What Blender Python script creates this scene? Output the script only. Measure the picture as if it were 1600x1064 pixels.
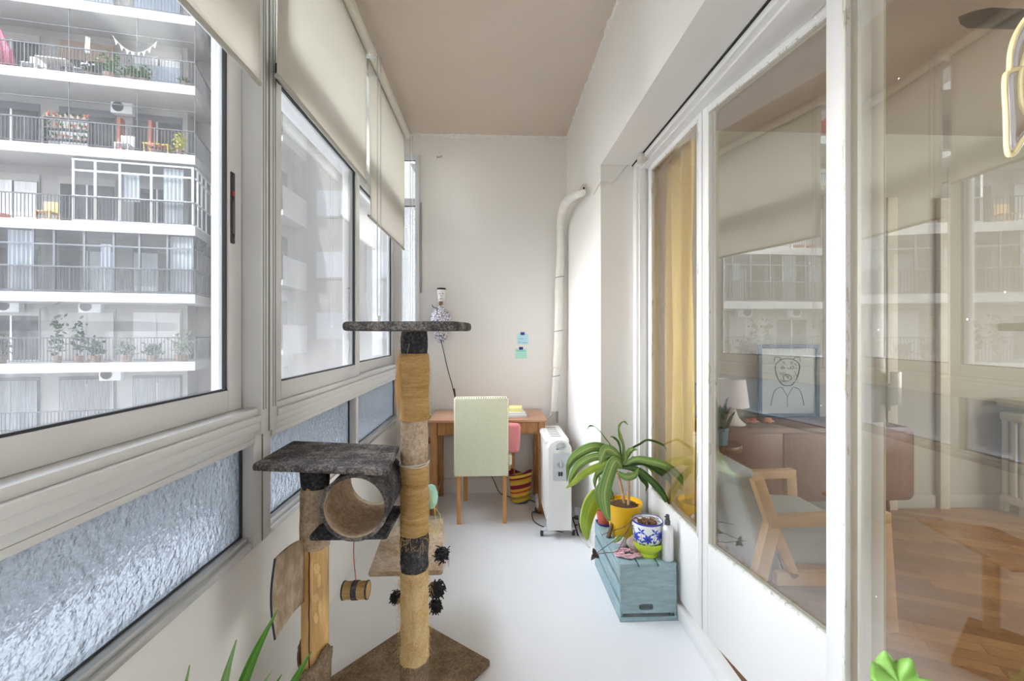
import bpy, bmesh, math, random
from mathutils import Vector, Matrix, noise as mnoise
random.seed(7)
PI = math.pi
sc = bpy.context.scene
for o in list(bpy.data.objects):
    bpy.data.objects.remove(o, do_unlink=True)
COL = sc.collection

# ------------------------------------------------------------------ camera
FPX, YAW, CZ, PY = 700.0, math.atan(29 / 700), 1.35, 522.0
cam_d = bpy.data.cameras.new('camera')
cam_d.sensor_width = 36
cam_d.lens = 36 * FPX / 1600
cam_d.shift_y = -(532 - PY) / 1600
cam_d.clip_start = .02
cam_d.clip_end = 300
cam = bpy.data.objects.new('camera', cam_d)
COL.objects.link(cam)
cam.location = (0, 0, CZ)
cam.rotation_euler = (PI / 2, 0, -YAW)
sc.camera = cam

# ------------------------------------------------------------------ sky, sun, exposure
SKY, SKY_BOOST = .80, 13.0
w = bpy.data.worlds.new('sky')
sc.world = w
w.use_nodes = True
wt = w.node_tree
wt.nodes.clear()
wo = wt.nodes.new('ShaderNodeOutputWorld')
wb = wt.nodes.new('ShaderNodeBackground')
tc = wt.nodes.new('ShaderNodeTexCoord')
sep = wt.nodes.new('ShaderNodeSeparateXYZ')
rmp = wt.nodes.new('ShaderNodeValToRGB')
mr = wt.nodes.new('ShaderNodeMapRange')
mr.inputs[1].default_value = -1
mr.inputs[2].default_value = 1
wt.links.new(tc.outputs['Generated'], sep.inputs[0])
wt.links.new(sep.outputs[2], mr.inputs[0])
wt.links.new(mr.outputs[0], rmp.inputs[0])
rmp.color_ramp.elements[0].position = .45
rmp.color_ramp.elements[0].color = (.62, .62, .62, 1)
rmp.color_ramp.elements[1].position = 1
rmp.color_ramp.elements[1].color = (.80, .90, 1.05, 1)
e = rmp.color_ramp.elements.new(.56)
e.color = (1, 1.0, 1.0, 1)
# sky boost added towards -x, where the court opens, to brighten the interior
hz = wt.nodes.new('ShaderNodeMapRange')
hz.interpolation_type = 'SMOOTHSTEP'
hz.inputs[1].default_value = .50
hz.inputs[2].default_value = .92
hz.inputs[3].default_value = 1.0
hz.inputs[4].default_value = SKY_BOOST
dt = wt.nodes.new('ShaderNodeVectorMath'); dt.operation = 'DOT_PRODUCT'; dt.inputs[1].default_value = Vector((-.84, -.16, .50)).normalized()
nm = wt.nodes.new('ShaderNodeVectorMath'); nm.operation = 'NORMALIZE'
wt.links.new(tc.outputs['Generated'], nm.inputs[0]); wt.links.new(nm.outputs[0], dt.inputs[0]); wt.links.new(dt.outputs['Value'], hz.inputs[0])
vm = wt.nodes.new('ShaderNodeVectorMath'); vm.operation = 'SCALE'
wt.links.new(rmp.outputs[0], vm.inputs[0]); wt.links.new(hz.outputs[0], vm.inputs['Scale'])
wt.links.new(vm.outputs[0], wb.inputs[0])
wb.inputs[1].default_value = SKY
wt.links.new(wb.outputs[0], wo.inputs[0])

sun_d = bpy.data.lights.new('sun', 'SUN')
sun_d.energy = 2.2
sun_d.angle = math.radians(.6)
sun_d.color = (1, .95, .86)
sun = bpy.data.objects.new('sun', sun_d)
COL.objects.link(sun)
sun.rotation_euler = Vector((.22, .72, -.80)).to_track_quat('-Z', 'Y').to_euler()
sun.location = (-3, -10, 30)

# daylight portals: they emit nothing themselves, they only guide sky sampling through the two window bays
for (cy, cz, ly, lz) in ((1.5, 1.8, 4.6, 2.3),):
    pd = bpy.data.lights.new('window_daylight_portal', 'AREA')
    pd.shape = 'RECTANGLE'
    pd.size = lz
    pd.size_y = ly
    pd.cycles.is_portal = True
    po = bpy.data.objects.new('window_daylight_portal', pd)
    COL.objects.link(po)
    po.location = (-1.0, cy, cz)
    po.rotation_euler = (0, -PI / 2, 0)

vs = sc.view_settings
vs.view_transform = 'Standard'
vs.look = 'None'
vs.gamma = 1
vs.use_curve_mapping = False
vs.exposure = 1.17
cy = sc.cycles
cy.use_denoising = True
cy.max_bounces = 12
cy.diffuse_bounces = 7
cy.glossy_bounces = 5
cy.transmission_bounces = 8
cy.transparent_max_bounces = 24
cy.caustics_reflective = False
cy.caustics_refractive = False
cy.sample_clamp_indirect = 6

# ------------------------------------------------------------------ measuring helpers
def _ray(px, py):
    u = (px - 800) / FPX
    return (math.sin(YAW) + math.cos(YAW) * u, math.cos(YAW) - math.sin(YAW) * u, (PY - py) / FPX)
def on_x(px, py, X):
    r = _ray(px, py); t = X / r[0]
    return Vector((X, r[1] * t, CZ + r[2] * t))
def on_y(px, py, Y):
    r = _ray(px, py); t = Y / r[1]
    return Vector((r[0] * t, Y, CZ + r[2] * t))
def on_z(px, py, Z):
    r = _ray(px, py); t = (Z - CZ) / r[2]
    return Vector((r[0] * t, r[1] * t, Z))
def at_d(px, py, d):
    r = _ray(px, py)
    return Vector((r[0] * d, r[1] * d, CZ + r[2] * d))

# ------------------------------------------------------------------ mesh helpers
class MB:
    def __init__(self):
        self.bm = bmesh.new()
        self.uv = None
    def _xf(self, vs, M):
        if M is not None:
            bmesh.ops.transform(self.bm, matrix=M, verts=vs)
    def box(self, x0, x1, y0, y1, z0, z1, bev=0, M=None, seg=2):
        r = bmesh.ops.create_cube(self.bm, size=1)
        v = r['verts']
        bmesh.ops.transform(self.bm, matrix=Matrix.Translation(((x0 + x1) / 2, (y0 + y1) / 2, (z0 + z1) / 2)) @ Matrix.Diagonal((abs(x1 - x0), abs(y1 - y0), abs(z1 - z0), 1)), verts=v)
        self._xf(v, M)
        if bev:
            ed = list({e for q in v for e in q.link_edges})
            bmesh.ops.bevel(self.bm, geom=ed, offset=bev, segments=seg, profile=.5, affect='EDGES')
        return self
    def cyl(self, p0, p1, r0, r1=None, seg=20, caps=True):
        return self.tube([p0, p1], [r0, r0 if r1 is None else r1], seg, caps)
    def tube(self, pts, r, seg=8, caps=True, flat=1.0):
        pts = [Vector(p) for p in pts]
        n = len(pts)
        rs = list(r) if isinstance(r, (list, tuple)) else [r] * n
        t0 = (pts[1] - pts[0]).normalized()
        up = Vector((0, 0, 1)) if abs(t0.z) < .9 else Vector((1, 0, 0))
        nrm = t0.cross(up).normalized()
        rings = []
        for i in range(n):
            t = (pts[min(i + 1, n - 1)] - pts[max(i - 1, 0)])
            t = t.normalized() if t.length > 1e-9 else t0
            nrm = (nrm - t * nrm.dot(t))
            nrm = nrm.normalized() if nrm.length > 1e-6 else t.orthogonal().normalized()
            b = t.cross(nrm)
            rings.append([self.bm.verts.new(pts[i] + (nrm * math.cos(2 * PI * k / seg) * flat + b * math.sin(2 * PI * k / seg)) * rs[i]) for k in range(seg)])
        for i in range(n - 1):
            for k in range(seg):
                self.bm.faces.new((rings[i][k], rings[i][(k + 1) % seg], rings[i + 1][(k + 1) % seg], rings[i + 1][k]))
        if caps:
            self.bm.faces.new(rings[0][::-1])
            self.bm.faces.new(rings[-1])
        return self
    def lathe(self, prof, c=(0, 0, 0), seg=32, M=None, closed=False):
        c = Vector(c)
        rings = []
        allv = []
        for (r, z) in prof:
            if r < 1e-5:
                v = self.bm.verts.new(c + Vector((0, 0, z))); rings.append([v]); allv.append(v)
            else:
                ring = [self.bm.verts.new(c + Vector((r * math.cos(2 * PI * k / seg), r * math.sin(2 * PI * k / seg), z))) for k in range(seg)]
                rings.append(ring); allv += ring
        for a, b in zip(rings, rings[1:]):
            for k in range(seg):
                if len(a) == 1 and len(b) == 1: continue
                if len(a) == 1: self.bm.faces.new((a[0], b[(k + 1) % seg], b[k]))
                elif len(b) == 1: self.bm.faces.new((a[k], a[(k + 1) % seg], b[0]))
                else: self.bm.faces.new((a[k], a[(k + 1) % seg], b[(k + 1) % seg], b[k]))
        self._xf(allv, M)
        return self
    def prism(self, poly, z0, z1, bev=0, M=None):
        a = [self.bm.verts.new((p[0], p[1], z0)) for p in poly]
        b = [self.bm.verts.new((p[0], p[1], z1)) for p in poly]
        n = len(poly)
        self.bm.faces.new(a[::-1]); self.bm.faces.new(b)
        for i in range(n):
            self.bm.faces.new((a[i], a[(i + 1) % n], b[(i + 1) % n], b[i]))
        self._xf(a + b, M)
        if bev:
            ed = [e for e in {e for q in a + b for e in q.link_edges}]
            bmesh.ops.bevel(self.bm, geom=ed, offset=bev, segments=2, profile=.5, affect='EDGES')
        return self
    def grid(self, f, nu, nv, uv=False):
        g = [[self.bm.verts.new(f(i / nu, j / nv)) for j in range(nv + 1)] for i in range(nu + 1)]
        lay = self.bm.loops.layers.uv.verify() if uv else None
        for i in range(nu):
            for j in range(nv):
                fc = self.bm.faces.new((g[i][j], g[i + 1][j], g[i + 1][j + 1], g[i][j + 1]))
                if uv:
                    for lp, (a, b) in zip(fc.loops, ((i, j), (i + 1, j), (i + 1, j + 1), (i, j + 1))):
                        lp[lay].uv = (a / nu, b / nv)
        return self
    def jitter(self, amp, sc_=20):
        for v in self.bm.verts:
            n = mnoise.noise_vector(v.co * sc_)
            v.co += n * amp
        return self
    def subdiv(self, cuts=1):
        bmesh.ops.subdivide_edges(self.bm, edges=self.bm.edges[:], cuts=cuts, use_grid_fill=True)
        return self
    def build(self, name, m, parent=None, smooth=True, solid=0, sub=0, ang=38, rec=True, label=None):
        bmesh.ops.recalc_face_normals(self.bm, faces=self.bm.faces[:]) if rec else None
        off = Vector((0, 0, 0))
        p = parent
        while p is not None:
            off += p.location
            p = p.parent
        if parent is None:
            co = [v.co for v in self.bm.verts]
            off = Vector(((min(c.x for c in co) + max(c.x for c in co)) / 2, (min(c.y for c in co) + max(c.y for c in co)) / 2, min(c.z for c in co)))
        bmesh.ops.translate(self.bm, vec=-off, verts=self.bm.verts[:])
        if smooth:
            for f in self.bm.faces: f.smooth = True
            lim = math.radians(ang)
            for ed in self.bm.edges:
                if len(ed.link_faces) == 2 and ed.calc_face_angle(0) > lim: ed.smooth = False
        me = bpy.data.meshes.new(name)
        self.bm.to_mesh(me)
        self.bm.free()
        o = bpy.data.objects.new(name, me)
        COL.objects.link(o)
        me.materials.append(m)
        if parent is None: o.location = off
        else: o.parent = parent
        if solid:
            md = o.modifiers.new('thickness', 'SOLIDIFY'); md.thickness = solid; md.offset = 0
        if sub:
            md = o.modifiers.new('subsurf', 'SUBSURF'); md.levels = sub; md.render_levels = sub
        if label: o['label'] = label
        return o

def thing(name, label, cat, loc=(0, 0, 0), group=None):
    o = bpy.data.objects.new(name, None)
    COL.objects.link(o)
    o.location = loc
    o.empty_display_size = .05
    o['label'] = label; o['category'] = cat
    if group: o['group'] = group
    return o
def tag(o, label, cat, group=None, kind=None):
    o['label'] = label; o['category'] = cat
    if group: o['group'] = group
    if kind: o['kind'] = kind
    return o
def struct(o, label=None, cat=None):
    o['kind'] = 'structure'
    if label: o['label'] = label
    if cat: o['category'] = cat
    return o
def sthing(name, label, cat, loc=(0, 0, 0)):
    return struct(thing(name, label, cat, loc))
def copy_tree(o, parent=None):
    c = o.copy(); COL.objects.link(c); c.parent = parent
    for ch in list(o.children): copy_tree(ch, c)
    return c
def spline(pts, n=6):
    pts = [Vector(p) for p in pts]
    P = [pts[0] * 2 - pts[1]] + pts + [pts[-1] * 2 - pts[-2]]
    out = []
    for i in range(1, len(P) - 2):
        for k in range(n):
            t = k / n
            out.append(.5 * ((2 * P[i]) + (P[i + 1] - P[i - 1]) * t + (2 * P[i - 1] - 5 * P[i] + 4 * P[i + 1] - P[i + 2]) * t * t + (3 * P[i] - P[i - 1] - 3 * P[i + 1] + P[i + 2]) * t ** 3))
    out.append(pts[-1])
    return out

# ------------------------------------------------------------------ material helpers
class NT:
    def __init__(s, name):
        s.m = bpy.data.materials.new(name)
        s.m.use_nodes = True
        s.t = s.m.node_tree
        s.t.nodes.clear()
        s.out = s.n('OutputMaterial')
    def n(s, k, **kw):
        nd = s.t.nodes.new('ShaderNode' + k)
        for a, b in kw.items():
            if a.startswith('i_'):
                nd.inputs[a[2:].replace('_', ' ')].default_value = b
            else: setattr(nd, a, b)
        return nd
    def l(s, a, b): s.t.links.new(a, b)
    def coords(s, scale=(1, 1, 1), which='Object', rot=(0, 0, 0)):
        c = s.n('TexCoord'); m = s.n('Mapping')
        m.inputs['Scale'].default_value = scale
        m.inputs['Rotation'].default_value = rot
        s.l(c.outputs[which], m.inputs[0])
        return m.outputs[0]
    def noise(s, vec, scale, detail=4, rough=.5):
        q = s.n('TexNoise'); q.inputs['Scale'].default_value = scale
        q.inputs['Detail'].default_value = detail; q.inputs['Roughness'].default_value = rough
        s.l(vec, q.inputs['Vector'])
        return q.outputs['Fac']
    def ramp(s, fac, stops):
        r = s.n('ValToRGB')
        el = r.color_ramp.elements
        while len(el) > 1: el.remove(el[-1])
        el[0].position = stops[0][0]; el[0].color = c4(stops[0][1])
        for p, c in stops[1:]:
            x = el.new(p); x.color = c4(c)
        s.l(fac, r.inputs[0])
        return r.outputs[0]
    def bump(s, h, st=.3, dist=.01):
        b = s.n('Bump'); b.inputs['Strength'].default_value = st; b.inputs['Distance'].default_value = dist
        s.l(h, b.inputs['Height'])
        return b.outputs[0]
def c4(c):
    return (c, c, c, 1) if isinstance(c, (int, float)) else tuple(c[:3]) + (1,)
def S(r, g, b):
    f = lambda v: ((v / 255 + .055) / 1.055) ** 2.4 if v > 10 else v / 255 / 12.92
    return (f(r), f(g), f(b))
MC = {}
def mat(name, col, rough=.5, metal=0, bump=0, bs=80, dist=.003, var=.0, vs_=4, spec=.5, stretch=(1, 1, 1), sheen=0):
    if name in MC: return MC[name]
    k = NT(name)
    p = k.n('BsdfPrincipled')
    p.inputs['Base Color'].default_value = c4(col)
    p.inputs['Roughness'].default_value = rough
    p.inputs['Metallic'].default_value = metal
    p.inputs['Specular IOR Level'].default_value = spec
    if sheen: p.inputs['Sheen Weight'].default_value = sheen
    vec = k.coords(stretch)
    if var:
        f = k.noise(vec, vs_, 6, .6)
        d = [max(0, c * (1 - var)) for c in col]; u = [min(1, c * (1 + var)) for c in col]
        k.l(k.ramp(f, [(.3, d), (.7, u)]), p.inputs['Base Color'])
    if bump:
        k.l(k.bump(k.noise(vec, bs, 5, .6), bump, dist), p.inputs['Normal'])
    k.l(p.outputs[0], k.out.inputs[0])
    MC[name] = k.m
    return k.m
def wood(name, a, b, rough=.45, scale=(1, 1, 12), n=6, bump=.1):
    if name in MC: return MC[name]
    k = NT(name)
    p = k.n('BsdfPrincipled'); p.inputs['Roughness'].default_value = rough
    vec = k.coords(scale)
    f = k.noise(vec, n, 6, .65)
    k.l(k.ramp(f, [(.3, a), (.52, [(x + y) / 2 for x, y in zip(a, b)]), (.72, b)]), p.inputs['Base Color'])
    k.l(k.bump(f, bump, .003), p.inputs['Normal'])
    k.l(p.outputs[0], k.out.inputs[0])
    MC[name] = k.m
    return k.m
def fuzzy(name, cols, scale=120, bump=.8, dist=.006, stretch=(1, 1, 1), rough=.95):
    if name in MC: return MC[name]
    k = NT(name)
    p = k.n('BsdfPrincipled'); p.inputs['Roughness'].default_value = rough
    p.inputs['Specular IOR Level'].default_value = .1
    vec = k.coords(stretch)
    f = k.noise(vec, scale, 8, .75)
    g = k.noise(vec, scale / 8, 4, .6)
    mx = k.n('Math', operation='MULTIPLY_ADD'); k.l(g, mx.inputs[0]); mx.inputs[1].default_value = .5
    h = k.n('Math', operation='MULTIPLY'); k.l(f, h.inputs[0]); h.inputs[1].default_value = .6
    k.l(h.outputs[0], mx.inputs[2])
    n = len(cols)
    k.l(k.ramp(mx.outputs[0], [(.36 + .34 * i / max(1, n - 1), c) for i, c in enumerate(cols)]), p.inputs['Base Color'])
    k.l(k.bump(f, bump, dist), p.inputs['Normal'])
    k.l(p.outputs[0], k.out.inputs[0])
    MC[name] = k.m
    return k.m

def glass(name, f0=.05, tint=(.95, .97, .96), dust=0, wave=0, dustcol=(.75, .76, .78), streak=(1, 1, 1), specks=0):
    k = NT(name)
    lw = k.n('LayerWeight'); lw.inputs['Blend'].default_value = .5
    pw = k.n('Math', operation='POWER'); k.l(lw.outputs['Facing'], pw.inputs[0]); pw.inputs[1].default_value = 4
    ma = k.n('Math', operation='MULTIPLY_ADD'); k.l(pw.outputs[0], ma.inputs[0]); ma.inputs[1].default_value = 1 - f0; ma.inputs[2].default_value = f0
    tr = k.n('BsdfTransparent'); tr.inputs[0].default_value = c4(tint)
    gl = k.n('BsdfGlossy'); gl.inputs['Roughness'].default_value = 0.0
    gl.inputs[0].default_value = (1, 1, 1, 1)
    if wave:
        vec = k.coords((1, 1, 1.0))
        k.l(k.bump(k.noise(vec, 2.2, 1, .3), wave, .02), gl.inputs['Normal'])
    mx = k.n('MixShader'); k.l(ma.outputs[0], mx.inputs[0]); k.l(tr.outputs[0], mx.inputs[1]); k.l(gl.outputs[0], mx.inputs[2])
    last = mx.outputs[0]
    if dust:
        vec = k.coords(streak)
        a = k.noise(vec, 3.0, 3, .6)
        b = k.noise(vec, 90, 4, .7)
        sp = k.n('Math', operation='MULTIPLY'); k.l(a, sp.inputs[0]); k.l(b, sp.inputs[1])
        c = k.n('TexCoord'); sx = k.n('SeparateXYZ'); k.l(c.outputs['Object'], sx.inputs[0])
        m2 = k.n('MapRange'); m2.inputs[1].default_value = .9; m2.inputs[2].default_value = -.15; m2.inputs[3].default_value = .35; m2.inputs[4].default_value = 1.5
        k.l(sx.outputs[2], m2.inputs[0])
        q = k.n('Math', operation='MULTIPLY'); k.l(sp.outputs[0], q.inputs[0]); k.l(m2.outputs[0], q.inputs[1])
        q2 = k.n('Math', operation='MULTIPLY', use_clamp=True); k.l(q.outputs[0], q2.inputs[0]); q2.inputs[1].default_value = dust * 4
        df = k.n('BsdfDiffuse'); df.inputs[0].default_value = c4(dustcol)
        tl = k.n('BsdfTranslucent'); tl.inputs[0].default_value = c4(dustcol)
        m3 = k.n('MixShader'); m3.inputs[0].default_value = .85; k.l(df.outputs[0], m3.inputs[1]); k.l(tl.outputs[0], m3.inputs[2])
        m4 = k.n('MixShader'); k.l(q2.outputs[0], m4.inputs[0]); k.l(last, m4.inputs[1]); k.l(m3.outputs[0], m4.inputs[2])
        last = m4.outputs[0]
    if specks:
        vec = k.coords((1, 1, 1))
        vo = k.n('TexVoronoi'); vo.inputs['Scale'].default_value = 14; k.l(vec, vo.inputs['Vector'])
        wn = k.n('TexWhiteNoise'); k.l(vo.outputs['Position'], wn.inputs['Vector'])
        lt = k.n('Math', operation='LESS_THAN'); k.l(vo.outputs['Distance'], lt.inputs[0]); lt.inputs[1].default_value = .03
        gt = k.n('Math', operation='GREATER_THAN'); k.l(wn.outputs['Value'], gt.inputs[0]); gt.inputs[1].default_value = .72
        mm = k.n('Math', operation='MULTIPLY'); k.l(lt.outputs[0], mm.inputs[0]); k.l(gt.outputs[0], mm.inputs[1])
        df = k.n('BsdfDiffuse'); df.inputs[0].default_value = (.85, .85, .82, 1)
        m4 = k.n('MixShader'); k.l(mm.outputs[0], m4.inputs[0]); k.l(last, m4.inputs[1]); k.l(df.outputs[0], m4.inputs[2])
        last = m4.outputs[0]
    k.l(last, k.out.inputs[0])
    return k.m

# ------------------------------------------------------------------ materials
M_wall = mat('white_plaster', (.82, .80, .765), .7, bump=.08, bs=25, dist=.004)
M_parapet = mat('parapet_paint', (.76, .75, .72), .6, bump=.05, bs=20)
M_ceil = mat('taupe_ceiling_paint', S(208, 194, 180), .8, bump=.08, bs=18, var=.03, vs_=1.5)
M_floor = mat('white_floor_paint', (.83, .83, .84), .32, bump=.06, bs=6, dist=.004, var=.025, vs_=1.2)
M_alu = mat('cream_aluminium', (.58, .575, .57), .35, var=.02, vs_=3)
M_aluW = mat('white_aluminium', (.72, .73, .76), .3)
M_silver = mat('silver_aluminium', (.70, .71, .73), .25, metal=.6)
M_gasket = mat('black_gasket', (.015, .017, .02), .5)
M_doorp = mat('white_door_paint', (.80, .79, .77), .42, bump=.12, bs=30, dist=.002)
def peel():
    k = NT('peeling_white_paint')
    p = k.n('BsdfPrincipled'); p.inputs['Roughness'].default_value = .5
    vec = k.coords((9, 9, 1.1))
    f = k.noise(vec, 5, 8, .75)
    k.l(k.ramp(f, [(.0, (.76, .75, .70)), (.57, (.76, .75, .70)), (.575, (.16, .13, .10)), (.60, (.60, .56, .44))]), p.inputs['Base Color'])
    k.l(k.bump(f, .5, .004), p.inputs['Normal'])
    k.l(p.outputs[0], k.out.inputs[0])
    return k.m
M_peel = peel()
M_putty = mat('cream_putty', (.60, .57, .45), .6, bump=.3, bs=60, var=.12, vs_=20)
M_doorin = mat('aged_cream_paint', (.66, .62, .47), .5, bump=.2, bs=40, var=.08, vs_=6, stretch=(1, 1, .3))
M_black = mat('black_plastic', (.012, .012, .013), .4)
M_gA = glass('dusty_window_glass', .035, (.97, .98, .99), dust=.036, streak=(1, 1, .35), dustcol=(.80, .81, .84))
M_gB = glass('hazy_window_glass', .035, (.90, .91, .92), dust=.085, streak=(1, 1, .35), dustcol=(.84, .84, .84))
M_gTop = glass('clear_upper_glass', .04)
M_gDoor = glass('old_door_glass', .19, (.90, .91, .88), wave=.05, specks=1)
M_gDoor3 = glass('door_glass', .15, (.92, .92, .88), wave=.012, specks=1)
def frosted(name='hammered_glass', rc=(.50, .53, .56, 1), tcol=(.40, .42, .44, 1), mixv=.30):
    k = NT(name)
    vec = k.coords((1, 1, 1))
    b = k.bump(k.noise(vec, 46, 2, .45), .75, .012)
    p = k.n('BsdfRefraction'); p.inputs['Roughness'].default_value = .16; p.inputs['IOR'].default_value = 1.22
    p.inputs[0].default_value = rc
    k.l(b, p.inputs['Normal'])
    tl = k.n('BsdfTranslucent'); tl.inputs[0].default_value = tcol; k.l(b, tl.inputs['Normal'])
    g = k.n('BsdfGlossy'); g.inputs['Roughness'].default_value = .12; k.l(b, g.inputs['Normal'])
    m1 = k.n('MixShader'); m1.inputs[0].default_value = mixv; k.l(p.outputs[0], m1.inputs[1]); k.l(tl.outputs[0], m1.inputs[2])
    lw = k.n('LayerWeight'); lw.inputs['Blend'].default_value = .3; k.l(b, lw.inputs['Normal'])
    ml = k.n('Math', operation='MULTIPLY_ADD'); k.l(lw.outputs['Fresnel'], ml.inputs[0]); ml.inputs[1].default_value = .45; ml.inputs[2].default_value = .02
    m2 = k.n('MixShader'); k.l(ml.outputs[0], m2.inputs[0]); k.l(m1.outputs[0], m2.inputs[1]); k.l(g.outputs[0], m2.inputs[2])
    k.l(m2.outputs[0], k.out.inputs[0])
    return k.m
M_frost = frosted()
M_milk = frosted('milky_glass', (.95, .97, 1, 1), (.95, .96, .97, 1), .6)
def blindmat():
    k = NT('cream_blind_fabric')
    vec = k.coords((1, 1, 1))
    f = k.noise(vec, 400, 2)
    d = k.n('BsdfDiffuse'); d.inputs[0].default_value = c4((.70, .675, .61))
    t = k.n('BsdfTranslucent'); t.inputs[0].default_value = c4((.68, .66, .62))
    b = k.bump(f, .2, .001); k.l(b, d.inputs['Normal'])
    m = k.n('MixShader'); m.inputs[0].default_value = .42
    k.l(d.outputs[0], m.inputs[1]); k.l(t.outputs[0], m.inputs[2]); k.l(m.outputs[0], k.out.inputs[0])
    return k.m
M_blind = blindmat()
M_cream = mat('cream_plastic', (.68, .65, .56), .4)
M_sisal = fuzzy('sisal_rope', [S(176, 134, 80), S(222, 180, 116), S(244, 212, 156)], 60, 1, .008, (1, 1, 9))
M_sisal2 = fuzzy('pale_sisal', [S(205, 166, 108), S(238, 206, 150), S(250, 228, 182)], 60, 1, .008, (2, 2, 2))
M_dgrey = fuzzy('charcoal_felt', [S(28, 28, 31), S(62, 62, 66), S(120, 116, 114)], 90, .9, .005)
M_gplat = fuzzy('worn_grey_carpet', [S(38, 37, 40), S(88, 84, 84), S(165, 156, 146)], 130, .9, .006)
M_beige = fuzzy('beige_plush', [S(136, 114, 92), S(186, 162, 136), S(218, 200, 178)], 80, .8, .006)
M_brown = fuzzy('brown_carpet', [S(98, 82, 66), S(136, 116, 94), S(170, 150, 126)], 110, .7, .004)
M_card = wood('bare_cardboard_tube', S(176, 130, 72), S(236, 196, 134), .6, (6, 6, .8), 5, .5)
M_oak = wood('oak', S(176, 122, 66), S(222, 172, 112), .45, (3, 3, 3), 5)
M_desk = wood('desk_wood', S(146, 98, 50), S(194, 142, 86), .4, (12, 3, 1.5), 4)
M_desktop = wood('desk_top_wood', S(170, 124, 96), S(204, 158, 126), .35, (1.5, 12, 3), 4)
M_cabw = wood('walnut_veneer', S(92, 52, 34), S(132, 82, 56), .4, (2, 8, 8), 4)

# ================================================================== THE ROOM
YB = 3.82
# floor, ceiling, walls
struct(MB().box(-.95, .95, -1.3, YB, -.15, 0).build('floor', M_floor, smooth=False), 'white painted gallery floor', 'floor')
b = MB(); b.box(-.98, 1.0, -1.3, YB + .2, 3.045, 3.25)
struct(b.build('ceiling', M_ceil, smooth=False), 'taupe painted gallery ceiling', 'ceiling')
# back wall with the narrow window beside the left corner
b = MB()
b.box(-.62, .98, YB, YB + .18, 0, 3.045)
b.box(-.95, -.62, YB, YB + .18, 0, .67)
b.box(-.95, -.62, YB, YB + .18, 2.86, 3.045)
struct(b.build('wall_back', M_wall, smooth=False), 'white end wall of the gallery', 'wall')
b = MB()
b.box(.63, .98, 2.61, YB, 0, 3.045)
b.box(.63, .98, -1.3, 2.61, 2.345, 3.045)
struct(b.build('wall_right', M_wall, smooth=False), 'white right wall with beam over the glazed doors', 'wall')
struct(MB().box(-.98, 1.0, -1.45, -1.3, -.1, 3.1).build('wall_rear', M_wall, smooth=False), 'white wall closing the near end of the gallery', 'wall')
struct(MB().box(-.97, -.82, -1.3, YB, 0, .645).build('wall_left', M_parapet, smooth=False), 'white parapet wall below the windows', 'wall')
struct(MB().box(-.97, -.76, -1.3, YB, 2.955, 3.045).build('trim_1', M_alu, smooth=False), 'cream header above the upper panes', 'trim')
# skirting painted with the wall
struct(MB().box(-.60, .63, YB - .012, YB - .0005, 0, .13, .003).build('baseboard_back', M_wall), 'white baseboard along the end wall', 'baseboard')
# ragged plaster edge below the ceiling
M_rag = mat('rough_plaster', (.86, .84, .80), .9, bump=.8, bs=60, dist=.01, var=.08, vs_=30)
b = MB()
def ragged(p0, p1, nrm, n, amp):
    p0, p1, nrm = Vector(p0), Vector(p1), Vector(nrm)
    prev = None
    for i in range(n + 1):
        q = p0.lerp(p1, i / n)
        h = .014 + amp * 1.3 * abs(mnoise.noise(Vector((i * .35, p0.x * 3, 1)))) + random.random() * .005
        t = .003 + .020 * max(0, mnoise.noise(Vector((i * .22, p0.x * 5, 7)))) + .004 * random.random()
        vs4 = [b.bm.verts.new(q), b.bm.verts.new(q + nrm * t), b.bm.verts.new(q + nrm * t * .8 - Vector((0, 0, h))), b.bm.verts.new(q - Vector((0, 0, h * 1.1)))]
        if prev:
            for k in range(4):
                b.bm.faces.new((prev[k], prev[(k + 1) % 4], vs4[(k + 1) % 4], vs4[k]))
        prev = vs4
ragged((-.72, YB - .0005, 3.0445), (.625, YB - .0005, 3.0445), (0, -1, 0), 120, .02)
ragged((.6295, YB - .01, 3.0445), (.6295, .8, 3.0445), (-1, 0, 0), 220, .022)
struct(b.build('trim_2', M_rag), 'ragged plaster edge where walls meet the ceiling', 'trim')

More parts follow.
